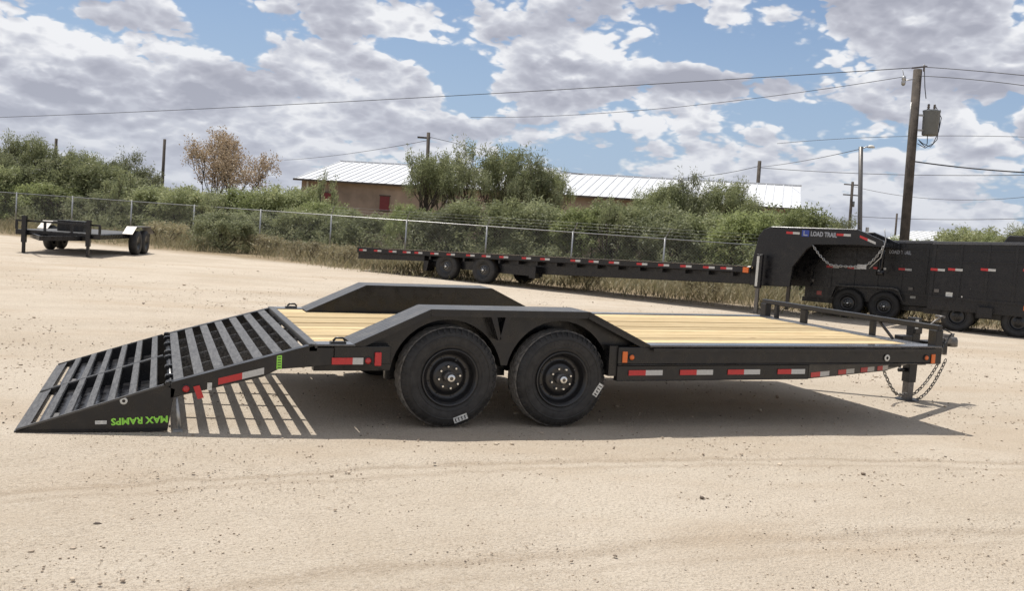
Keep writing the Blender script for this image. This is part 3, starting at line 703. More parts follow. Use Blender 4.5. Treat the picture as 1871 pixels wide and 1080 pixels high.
def cat(p,q,sag,n=14):
    p=Vector(p);q=Vector(q); return [p.lerp(q,i/n)-Vector((0,0,sag*4*(i/n)*(1-i/n))) for i in range(n+1)]
chain(cat(L(4.98,HW-.22,.43),L(5.28,HW-.14,.10),.03)+cat(L(5.28,HW-.14,.10),L(5.52,HW-.05,.085),.02)[1:])
chain(cat(L(5.62,HW-.03,.06),L(5.90,HW-.08,.44),.05))
chain(cat(L(5.66,HW-.06,.02),L(6.02,HW-.05,.46),.09))
b=mb(); b.tube([(5.35,HW-.15,.50),(5.6,HW-.2,.44),(5.9,HW-.12,.47),(6.05,HW-.08,.62),(5.95,HW-.08,.66)],.009,6); b.build('wiring_cable','wire',hauler)

# ================================================================== wheel for far trailers
def far_wheel(parent,loc,r=.385,w=.24,n=40,rot=0,hubm='chrome'):
    root=bpy.data.objects.new('wheel',None); COL.objects.link(root); root.parent=parent; root.location=loc; root.rotation_euler=(0,0,rot)
    b=MB(); b.lathe([(.56*r,.02),(.60*r,.004),(.80*r,-.006),(.93*r,.008),(r,.035),(r,w-.035),(.93*r,w-.008),(.8*r,w),(.56*r,w-.01)],n); b.build('tyre','rubber',root)
    b=MB(); b.lathe([(.57*r,.01),(.55*r,-.002),(.50*r,.015),(.46*r,.055),(.36*r,.07),(.28*r,.045),(0,.045)],n); b.build('rim','rim',root)
    b=MB(); b.lathe([(0,-.02),(.07*r,-.02),(.10*r,0),(.10*r,.045)],12)
    for k in range(8):
        a=PI*k/4; b.lathe([(0,.022),(.022*r,.022),(.03*r,.045)],6,(.20*r*math.cos(a),0,.20*r*math.sin(a)))
    b.build('hub',hubm,root); return root
def far_tape(par,x0,x1,z,h,y,sl=0):
    b=MB(); xm=(x0+x1)/2
    for i,(a,c) in enumerate(((x0,xm),(xm,x1))):
        b.cur=i; za,zc=z+(a-x0)*sl,z+(c-x0)*sl
        b.add([(a,y,za-h/2),(c,y,zc-h/2),(c,y,zc+h/2),(a,y,za+h/2),(a,y+.004,za-h/2),(c,y+.004,zc-h/2),(c,y+.004,zc+h/2),(a,y+.004,za+h/2)],[(0,1,2,3),(7,6,5,4),(0,4,5,1),(1,5,6,2),(2,6,7,3),(3,7,4,0)],False)
    return b.build('reflective_tape',['red','white'],par)
# ------------------------------------------------------------------ gooseneck flatbed
FA=Vector((3.74,22.70,0)); FB=Vector((11.25,12.57,0)); fd=(FB-FA).normalized()
fb=thing('gooseneck_flatbed_trailer',FA,(0,0,math.atan2(fd.y,fd.x)),'long black gooseneck flatbed trailer parked nose to the right before the fence','trailer')
FWd=2.5
def fz(x): return .705+x*(1.11-.705)/12.5
b=MB(); b.prism([(0,fz(0)),(12.6,fz(12.6)),(12.6,fz(12.6)-.15),(0,fz(0)-.15)],0,.08); b.prism([(0,fz(0)),(12.6,fz(12.6)),(12.6,fz(12.6)-.15),(0,fz(0)-.15)],FWd-.08,FWd); b.box(0,.08,.08,FWd-.08,fz(0)-.2,fz(0)-.01); b.build('side_rail','black2',fb,.01)
b=MB(); b.prism([(.0,fz(0)-.155),(2.55,fz(2.55)-.155),(2.6,fz(2.6)-.155),(12.6,fz(12.6)-.155),(12.6,fz(12.6)-.43),(6.5,fz(6.5)-.50),(2.6,fz(2.6)-.30),(0,fz(0)-.35)],.35,.47); b.prism([(.0,fz(0)-.155),(12.6,fz(12.6)-.155),(12.6,fz(12.6)-.43),(6.5,fz(6.5)-.50),(2.6,fz(2.6)-.30),(0,fz(0)-.35)],FWd-.47,FWd-.35); b.build('main_beam','black2',fb,.01)
b=MB(); b.prism([(0,fz(0)-.155),(2.62,fz(2.62)-.155),(2.62,fz(2.62)-.31),(0,fz(0)-.34)],.08,.12); b.build('tail_skirt','black2',fb)
for i in range(18):
    y0=.08+i*(FWd-.16)/18; b=MB(); b.prism([(.08,fz(.08)-.005),(12.55,fz(12.55)-.005),(12.55,fz(12.55)-.05),(.08,fz(.08)-.05)],y0+.004,y0+(FWd-.16)/18-.004); b.build('plank','wood',fb)
for i in range(20):
    x=.3+i*.62; b=MB(); b.prism([(x,fz(x)-.155),(x+.06,fz(x)-.155),(x+.06,fz(x)-.25),(x,fz(x)-.25)],.1,FWd-.1); b.build('crossmember','black2',fb)
for x in(.25,.85,1.45,2.0,2.45,3.05,3.65,4.35,4.9,5.5,6.25,6.85,7.8,8.35,8.95,9.75,10.35,10.95,11.55,12.0): far_tape(fb,x-.15,x+.15,fz(x)-.075,.055,-.006,.0323)
b=MB(); b.box(12.42,12.56,-.03,-.0,fz(12.5)-.15,fz(12.5)-.02); b.build('marker_light','amber',fb)
for x in(3.45,4.78): far_wheel(fb,(x,.05,.39),.39,.26); far_wheel(fb,(x,FWd-.05,.39),.39,.26,24,PI)
for x in(3.45,4.78): b=MB(); b.tube([(x,.3,.39),(x,FWd-.3,.39)],.06,8); b.build('axle','black2',fb)
b=MB(); b.prism([(2.62,.50),(2.62,.20),(2.75,.20),(2.80,.50)],.06,.4); b.box(2.62,6.6,.30,.36,.34,.60); b.build('suspension_beam','black2',fb)
b=MB(); b.box(6.35,6.55,.04,.34,.30,.62); b.build('tool_tray','black2',fb)
b=MB(); b.prism([(-.02,fz(0)+.002),(12.5,fz(12.5)+.002),(12.5,fz(12.5)+.016),(-.02,fz(0)+.016)],-.015,.11); b.build('highlight_strip','edge',fb)  # lighter strip added to draw the bright line along the deck edge
# neck
nk=[(12.50,.66),(12.50,1.10),(12.63,1.87),(12.74,2.03),(12.92,2.11),(14.90,2.16),(15.50,1.93),(15.52,1.78),(14.94,1.80),(13.95,1.74),(13.80,1.62),(13.50,1.17),(13.48,.70)]
ny0,ny1=.75,FWd-.75
b=MB(); b.prism(nk,ny0-.45,ny0-.30); b.build('neck_side','black2',fb,.01); b=MB(); b.prism(nk,ny1+.30,ny1+.45); b.build('neck_side','black2',fb,.01)
b=MB(); b.prism([(12.53,.70),(12.53,1.10),(12.66,1.86),(12.93,2.08),(14.88,2.13),(14.88,2.05),(13.0,2.0),(12.75,1.85),(12.62,1.10),(12.62,.70)],ny0-.3,ny1+.3); b.build('neck_plate','black2',fb)
b=MB(); b.tube([(15.3,FWd/2,1.95),(15.3,FWd/2,1.25)],.07,10); b.lathe([(.07,.0),(.09,.0),(.09,-.12),(.0,-.12)],12,(15.3,FWd/2,1.25),'z'); b.box(15.1,15.5,ny0-.3,ny1+.3,1.80,1.9); b.build('ball_coupler','black2',fb)
for x,z_,sl in((13.45,1.985,.0),(14.62,2.01,0.)): far_tape(fb,x-.16,x+.16,z_,.055,ny0-.457,sl)
far_tape(fb,14.98,15.34,2.0,.055,ny0-.457,-.38)
b=MB(); b.box(13.66,13.83,ny0-.458,ny0-.452,1.92,2.07); b.cur=1; b.box(13.70,13.72,ny0-.460,ny0-.457,1.94,2.05); b.box(13.72,13.80,ny0-.460,ny0-.457,1.94,1.965); b.build('emblem',['blue','greyletter'],fb)
text_mesh('lettering','LOAD TRAIL',.15,'greyletter',fb,Matrix.Translation((14.17,ny0-.454,1.995))@Matrix.Rotation(R(90),4,'X'),width=.60,extr=.003)
# landing leg
b=MB(); b.box(12.76,12.90,-.12,.02,.62,1.42); b.cur=1; b.box(12.775,12.835,-.124,-.12,.66,1.38); b.build('landing_leg',['black2','label'],fb,.005)
b=MB(); b.box(12.79,12.87,-.09,-.01,.02,.64); b.box(12.73,12.93,-.15,.05,0,.02); b.build('leg_foot','steelgrey',fb)
b=MB(); b.box(12.79,12.87,FWd-.09,FWd+.01,.02,1.3); b.build('leg_foot','steelgrey',fb)
chain(cat((13.95,ny0-.47,1.72),(14.4,ny0-.5,1.30),.05)+cat((14.4,ny0-.5,1.30),(15.1,ny0-.5,1.32),.02)[1:]+cat((15.1,ny0-.5,1.32),(15.52,ny0-.48,1.80),.1)[1:],l=.07,r=.010,parent=fb,m='zinc')
b=MB(); b.tube([(15.50,ny0-.46,2.2),(15.55,ny0-.46,1.95),(15.48,ny0-.46,1.55),(15.25,ny0-.48,1.28)],.012,6); b.box(15.0,15.2,ny0-.52,ny0-.49,1.26,1.36); b.build('plug_cable','zinc',fb)
# ------------------------------------------------------------------ dump trailers
def dump(name,A,B_,label,Lb,z0,zt0,zt1,wheels,tapes,fend,extra,Wd=2.0,wo_=-.28,wr=.37):
    A=Vector((*A,0));B_=Vector((*B_,0)); d=(B_-A).normalized()
    o=thing(name,A,(0,0,math.atan2(d.y,d.x)),label,'trailer')
    b=MB(); b.prism([(0,z0),(Lb,z0+.03),(Lb,zt1),(0,zt0)],0,.04); b.build('side_wall','black2',o)
    b=MB(); b.prism([(0,z0),(Lb,z0+.03),(Lb,zt1),(0,zt0)],Wd-.04,Wd); b.build('side_wall','black2',o)
    b=MB(); b.box(0,.04,.04,Wd-.04,z0,zt0-.02); b.build('tailgate','black2',o,.005)
    b=MB(); b.box(Lb-.04,Lb,.04,Wd-.04,z0,zt1-.02); b.build('front_wall','black2',o)
    b=MB(); b.box(.05,Lb-.05,.04,Wd-.04,z0+.1,z0+.14); b.build('dump_floor','black2',o)
    b=MB(); b.beam((-.02,.0,zt0),(Lb+.02,.0,zt1),.09,.07); b.build('top_rail','edge',o,.006); b=MB(); b.beam((-.02,Wd,zt0),(Lb+.02,Wd,zt1),.09,.07); b.build('top_rail','edge',o,.006)  # paler steel on the top rails stands in for their edge highlight
    for k in range(int(Lb/.55)+1):
        x=.03+k*.55
        if x<Lb: b=MB(); b.box(x,x+.05,-.045,.0,z0+.32,zt0-.02+(zt1-zt0)*x/Lb); b.build('rib','black2',o)
    b=MB(); b.box(0,Lb,-.05,-.001,z0+.27,z0+.32); b.build('rub_rail','black2',o)
    for dz_ in(.16,.42):
        b=MB(); b.beam((0.02,-.022,zt0-dz_),(Lb-.02,-.022,zt1-dz_),.035,.03); b.build('side_stiffener','black2',o)
    for x in(.12,Lb-.5):
        b=MB(); b.box(x,x+.10,-.075,-.0465,z0+.40,z0+.47); b.build('tie_hook','steelgrey',o)
    b=MB(); b.box(-.1,Lb+.15,.25,.40,z0-.12,z0-.004); b.box(-.1,Lb+.15,Wd-.4,Wd-.25,z0-.12,z0-.004); b.build('main_beam','black2',o)
    for x in wheels: far_wheel(o,(x,wo_,wr),wr,.23,hubm='chrome' if wo_<0 else 'rim'); far_wheel(o,(x,Wd-wo_,wr),wr,.23,20,PI); b=MB(); b.tube([(x,0,.37),(x,Wd,.37)],.05,6); b.build('axle','black2',o)
    for x,z_ in tapes: far_tape(o,x-.15,x+.15,z_,.055,-.055)
    if fend:
        x0,x1=fend; pr=[(x0-.10,.50),(x0,.80),(x1,.84),(x1+.13,.80),(x1+.25,.55)]
        b=MB()
        for (a,za),(c,zc) in zip(pr[:-1],pr[1:]): b.add([(a,-.32,za),(c,-.32,zc),(c,-.05,zc),(a,-.05,za),(a,-.32,za-.02),(c,-.32,zc-.02),(c,-.05,zc-.02),(a,-.05,za-.02)],[(0,1,2,3),(7,6,5,4),(0,4,5,1),(1,5,6,2),(2,6,7,3),(3,7,4,0)],False)
        b.build('fender','plate',o)
    extra(o,Wd); return o
def ex1(o,Wd):
    b=MB(); b.beam((3.0,.1,.50),(4.35,Wd/2,.50),.08,.12); b.beam((3.0,Wd-.1,.50),(4.35,Wd/2,.50),.08,.12); b.build('tongue_beam','black2',o)
    b=MB(); b.box(4.3,4.5,Wd/2-.05,Wd/2+.05,.46,.58); b.build('coupler','steelgrey',o)
    b=MB(); b.box(3.6,3.7,Wd/2-.05,Wd/2+.05,.1,1.0); b.box(3.55,3.75,Wd/2-.1,Wd/2+.1,0,.02); b.build('jack','steelgrey',o)
    b=MB(); b.box(3.1,3.35,.2,Wd-.2,.55,.95); b.build('pump_box','black2',o,.01)
    b=MB(); b.box(.30,.42,-.012,-.0,.50,.60); b.build('marker_light','redlens',o)
    b=MB(); b.box(2.5,2.62,-.008,-.001,.62,.68); b.build('decal','label',o)
    text_mesh('lettering','LOAD TRAIL',.12,'greyletter',o,Matrix.Translation((2.18,-.008,1.72))@Matrix.Rotation(R(90),4,'X'),width=.5,extr=.003)
dump('dump_trailer',(13.47,13.34),(15.85,10.62),'black dump trailer on two wheels half hidden behind the gooseneck of the flatbed',2.95,.42,1.84,2.02,(1.10,1.95),[(.64,1.24),(1.15,1.25),(1.75,1.29),(2.33,1.31)],(.80,2.12),ex1)
def ex2(o,Wd):
    b=MB(); b.box(.36,.50,-.012,-.001,.75,.88); b.build('warning_label','label',o)
    b=MB(); b.box(.58,.61,-.02,0,.79,.82); b.box(.68,.71,-.02,0,.79,.82); b.build('latch','chrome',o)
    b=MB(); b.prism([(2.2,1.9),(2.3,2.18),(2.6,2.30),(4.6,2.32),(4.6,1.9)],-.06,.0); b.build('hoist_housing','black2',o)
    b=MB(); b.prism([(1.40,2.06),(1.50,2.24),(3.4,2.28),(3.4,2.06)],.05,Wd-.05); b.build('tarp_roll_housing','black2',o,.02)
    b=MB(); b.beam((3.4,.2,.5),(5,Wd/2,.5),.1,.15); b.build('tongue_beam','black2',o)
    b=MB(); b.box(1.05,1.35,-.3,-.05,.40,.62); b.build('step_plate','black2',o)
    b=MB(); b.box(1.93,2.0,-.02,0,.62,.72); b.build('marker_light','amber',o)
dump('dump_trailer',(14.43,10.19),(15.70,8.64),'tall black dump trailer cut by the right edge of the picture',3.5,.46,1.97,2.16,(.63,1.86),[(-.0+.15,1.37),(.51,1.40),(1.17,1.45),(2.0,1.5)],None,ex2,Wd=2.2,wo_=.05,wr=.35)
# ------------------------------------------------------------------ far left equipment trailer
v_=Vector((.234,.972,0)); ang=math.atan2(v_.y,v_.x)
lt=thing('equipment_trailer',(-4.63,21.9,0),(0,0,ang),'small black equipment trailer with stake legs parked by the fence at far left','trailer')
# local x = backwards along the trailer, y = to its left (picture left)
b=MB(); b.box(.0,5.2,1.0,1.1,.50,.64); b.box(0,5.2,-1.1,-1.0,.50,.64); b.box(-.05,.05,-1.1,1.1,.50,.64); b.box(5.15,5.25,-1.1,1.1,.5,.64); b.build('frame_rail','black2',lt,.01)
for i in range(14):
    y0=-1.0+i*2/14; b=MB(); b.box(.06,5.1,y0+.004,y0+.139,.60,.645); b.build('plank','worn',lt)
b=MB(); b.box(-.06,0,-1.1,1.1,.86,.91); b.build('bulkhead_rail','black2',lt)
for y in(-1.08,-.35,.35,1.08): b=MB(); b.box(-.05,.0,y-.03,y+.03,.645,.86); b.build('post','black2',lt)
for y in(.83,-.83):
    b=MB(); b.box(-.22,-.10,y-.055,y+.055,.30,1.02); b.box(-.20,-.12,y-.035,y+.035,.02,.32); b.box(-.24,-.08,y-.08,y+.08,0,.02); b.build('landing_leg','black2',lt)
for y in(1.1,-1.1):
    s_=1 if y>0 else -1
    for x in(3.0,3.9):
        wr=bpy.data.objects.new('wheel',None); COL.objects.link(wr); wr.parent=lt; wr.location=(x,y*1.12,.37)
        b=MB(); b.lathe([(.2,.1),(.22,.115),(.33,.115),(.37,.08),(.37,-.08),(.33,-.115),(.2,-.1)],28); b.build('tyre','rubber',wr)
        b=MB(); b.lathe([(.21,s_*.10),(.17,s_*.06),(0,s_*.05)],20); b.build('rim','rim',wr)
    pr=[(2.2,.645),(2.65,.87),(4.25,.87),(4.7,.645)]; b=MB()
    for (a,za),(c,zc) in zip(pr[:-1],pr[1:]):
        ya,yb=sorted((y-s_*.04,y+s_*.25)); b.add([(a,ya,za),(c,ya,zc),(c,yb,zc),(a,yb,za),(a,ya,za-.02),(c,ya,zc-.02),(c,yb,zc-.02),(a,yb,za-.02)],[(0,1,2,3),(7,6,5,4),(0,4,5,1),(1,5,6,2),(2,6,7,3),(3,7,4,0)],False)
    b.build('fender','steelgrey',lt)
b=MB(); b.beam((0,.7,.5),(-1.3,.0,.48),.07,.12); b.beam((0,-.7,.5),(-1.3,.0,.48),.07,.12); b.build('tongue_beam','black2',lt)
b=MB(); b.box(.9,1.6,-.35,.35,.645,.95); b.build('folded_ramp','black2',lt,.01)

# ------------------------------------------------------------------ chain link fence
F0=Vector((-8.47,43.93,0)); F1=Vector((14.95,23.28,0)); fdir=(F1-F0).normalized(); ffl=(F1-F0).length; fn=Vector((fdir.y,-fdir.x,0))
fence=thing('chain_link_fence',F0,(0,0,math.atan2(fdir.y,fdir.x)),'long galvanised chain link fence with angled post arms running behind the trailers','fence')
FH=1.70; S0,S1=-9.4,ffl+12.5
def fpost(s_,arm):
    p=bpy.data.objects.new('post',None)
    b=MB(); b.tube([(s_,0,0),(s_,0,FH+.02)],.034,8); b.lathe([(.036,0),(.03,.03),(0,.045)],8,(s_,0,FH+.01),'z'); o=b.build('post','zinc',fence)
    if arm: b=MB(); b.beam((s_,0,FH),(s_+.20,-.16,FH+.36),.03,.02); b.build('barb_arm','zinc',o)
sp=ffl/9.0
k=-3
while k*sp<S1: fpost(k*sp,k>=5 or k<0); k+=1
b=MB(); b.tube([(S0,0,FH),(S1,0,FH)],.022,6); b.build('top_rail','zinc',fence)
b=MB(); 
for t in(.35,.68,1.0): b.tube([(5*sp,-.16*t,FH+.36*t),(S1,-.16*t,FH+.36*t)],.0035,3)
b.build('barbed_wire','zinc',fence)
def chainlink():
    st=.115; n=int((S1-S0)/st)+16; V=[];F=[]; r=.0019; k=0; H=FH-.03
    m=int(H/st)
    for sgn in(1,-1):
        for i in range(-m-1,n+m+1):
            x0=S0+i*st; x1=x0+sgn*H
            a,c=(x0,0.03),(x1,H)
            def clip(a,c):
                t0,t1=0.,1.
                dx=c[0]-a[0]
                if dx>0: t0=max(t0,(S0-a[0])/dx);t1=min(t1,(S1-a[0])/dx)
                else: t0=max(t0,(S1-a[0])/dx);t1=min(t1,(S0-a[0])/dx)
                return (t0,t1) if t1>t0 else None
            q=clip(a,c)
            if not q: continue
            p0=(a[0]+(c[0]-a[0])*q[0],a[1]+(c[1]-a[1])*q[0]);p1=(a[0]+(c[0]-a[0])*q[1],a[1]+(c[1]-a[1])*q[1])
            d=np.array([p1[0]-p0[0],p1[1]-p0[1]]);d/=np.hypot(*d);nn=np.array([-d[1],d[0]])*r
            y=.004*sgn
            V+=[(p0[0]-nn[0],y,p0[1]-nn[1]),(p1[0]-nn[0],y,p1[1]-nn[1]),(p1[0]+nn[0],y,p1[1]+nn[1]),(p0[0]+nn[0],y,p0[1]+nn[1])]; F.append((k,k+1,k+2,k+3));k+=4
    o=raw_mesh('wire_mesh',np.array(V),np.array(F),'zinc',parent=fence); o['kind']='stuff'
chainlink()

# ------------------------------------------------------------------ vegetation
def leaves(C,Rad,n_per,size,aspect,droop=.3,seed=0,elong=.75):
    """leaf quads gaussian-spread round each clump centre C (m,3) with radii Rad (m,)"""
    r=np.random.RandomState(seed); m=len(C); N=m*n_per
    c=np.repeat(C,n_per,0); rr=np.repeat(Rad,n_per)[:,None]
    d=r.randn(N,3); d/=np.linalg.norm(d,axis=1,keepdims=True); rad=r.rand(N,1)**.6
    P=c+d*rad*rr*np.array([1,1,elong])
    ax=r.randn(N,3)*.7+d*.7; ax[:,2]-=droop; ax/=np.linalg.norm(ax,axis=1,keepdims=True)
    sd=np.cross(ax,r.randn(N,3)); sd/=np.linalg.norm(sd,axis=1,keepdims=True)
    l=size*(.6+.8*r.rand(N,1)); w_=l*aspect
    V=np.stack([P-sd*w_*.15,P+ax*l*.5-sd*w_*.5,P+ax*l,P+ax*l*.5+sd*w_*.5],1).reshape(-1,3)
    F=np.arange(N*4).reshape(-1,4)
    rnd=np.clip(np.repeat(r.rand(m),n_per)*.6+r.rand(N)*.4,0,1)
    return V,F,rnd
def skeleton(h,w,seed,trunks=3,depth=3,spread=1.,up=.55):
    """recursive limbs; returns tube list and tip points"""
    r=random.Random(seed); tubes=[];tips=[]
    def grow(p,d,l,rad,lev):
        pts=[p];q=p;dd=d
        for i in range(3):
            dd=(dd+Vector((r.gauss(0,.16),r.gauss(0,.16),r.gauss(0.04,.10)))).normalized(); q=q+dd*(l/3); pts.append(q)
        tubes.append((pts,[rad*(1-.18*i) for i in range(4)]))
        if lev==0: tips.append(q); tips.append(pts[2]); return
        for k in range(r.choice((2,3,3))):
            a=r.uniform(0,2*PI); s_=r.uniform(.35,.85)*spread
            nd=(dd+Vector((math.cos(a)*s_,math.sin(a)*s_,r.uniform(-.15,.3)))).normalized()
            grow(pts[r.choice((2,3,3))],nd,l*r.uniform(.6,.82),rad*.55,lev-1)
    for k in range(trunks):
        a=2*PI*k/trunks+r.uniform(-.5,.5); d=Vector((math.cos(a)*.45*spread,math.sin(a)*.45*spread,up+.4)).normalized()
        grow(Vector((math.cos(a)*.08,math.sin(a)*.08,-.05)),d,h*.40,.035*h*.55,depth)
    # fit in h x w
    mx=max(t.z for t in tips); mr=sorted(math.hypot(t.x,t.y) for t in tips)[int(len(tips)*.95)]
    sz=h*.95/mx; sx=(w/2*.88)/mr
    f=lambda p:Vector((p.x*sx,p.y*sx,p.z*sz))
    return [([f(p) for p in a],b) for a,b in tubes],[f(t) for t in tips]
def make_plant(kind,name,h,w,seed,leaf,n_per,cr,size,aspect,droop=.3,trunks=3,depth=3,thin=1.,fill=0,spread=1.,barkrad=1.,elong=.75,up=.55,parts=('trunk','crown')):
    tubes,tips=skeleton(h,w,seed,trunks,depth,spread,up)
    root=thing(name)
    b=MB()
    for pts,rs in tubes: b.tube(pts,[max(x*barkrad,.006) for x in rs],5,cap=False)
    b.build(parts[0],'bark',root,recalc=False)
    r=np.random.RandomState(seed+1)
    T=np.array([tuple(t) for t in tips]); 
    if thin<1: T=T[r.rand(len(T))<thin]
    if fill:  # extra low clumps for shrubs leafy to the ground
        a=r.rand(fill)*6.28; q=np.sqrt(r.rand(fill))*w*.47; zz=r.rand(fill)**1.1*h*.72
        T=np.vstack([T,np.stack([np.cos(a)*q,np.sin(a)*q,zz],1)])
    rad=cr*(.6+.8*r.rand(len(T)))
    V,F,rn=leaves(T,rad,n_per,size,aspect,droop,seed+2,elong); V[:,2]=np.maximum(V[:,2],.02)
    raw_mesh(parts[1],V,F,leaf,rn,root); return root
protos={}
def proto(key,**k):
    if key not in protos: protos[key]=make_plant(key,**k)
    return protos[key]
used=set()
def plant(key,name,label,cat_,px,depth,topy,width,group=None,rot=None,basez=0,mat_=None,**k):
    h=zat(px,topy,depth); 
    first=key not in used
    src=protos[key]
    o=src if first else copy_tree(src); used.add(key)
    o.name=name
    H,Wp=src['h'],src['w']
    o.location=gxy(px,depth); o.rotation_euler=(0,0,rot if rot is not None else random.uniform(0,6.28)); o.scale=(width/Wp,width/Wp,h/H)
    tag(o,label,cat_,group); 
    return o
def defp(key,name,h,w,**k):
    o=make_plant(key,name,h,w,**k); o['h']=h; o['w']=w; protos[key]=o
defp('bushA','mesquite_bush',3.0,4.0,seed=11,leaf='leaf',n_per=52,cr=.30,size=.135,aspect=.34,trunks=7,depth=3,fill=120,elong=1.1)
defp('bushB','mesquite_bush',3.0,4.0,seed=23,leaf='leafdark',n_per=52,cr=.28,size=.135,aspect=.34,trunks=7,depth=3,fill=120,elong=1.2)
defp('bushC','mesquite_bush',3.0,4.0,seed=37,leaf='leafbright',n_per=52,cr=.28,size=.125,aspect=.34,trunks=7,depth=3,fill=120,elong=1.)
defp('openA','mesquite_tree',5.0,5.0,seed=51,leaf='leaf',n_per=26,cr=.22,size=.15,aspect=.26,droop=.3,trunks=6,depth=4,thin=.85,elong=1.5,up=.6,spread=.95)
defp('openB','mesquite_tree',5.0,5.0,seed=64,leaf='leafdark',n_per=26,cr=.24,size=.15,aspect=.26,droop=.3,trunks=5,depth=4,thin=.85,elong=1.5,up=.7,spread=.95)
defp('dry','dry_tree',5.0,5.0,seed=71,leaf='leafdry',n_per=15,cr=.26,size=.09,aspect=.5,droop=.1,trunks=8,depth=4,thin=.95,barkrad=.6,up=.1,spread=1.2,elong=.9)
defp('weed','dry_weed',1.0,1.4,seed=91,leaf='straw',n_per=16,cr=.15,size=.12,aspect=.16,droop=-.5,trunks=7,depth=2,barkrad=.4,fill=14)
defp('sprig','bare_sprig',2.0,1.2,seed=83,leaf='leaf',n_per=30,cr=.14,size=.06,aspect=.4,droop=.1,trunks=4,depth=2,barkrad=.6)
BG='bushes growing behind the chain link fence'
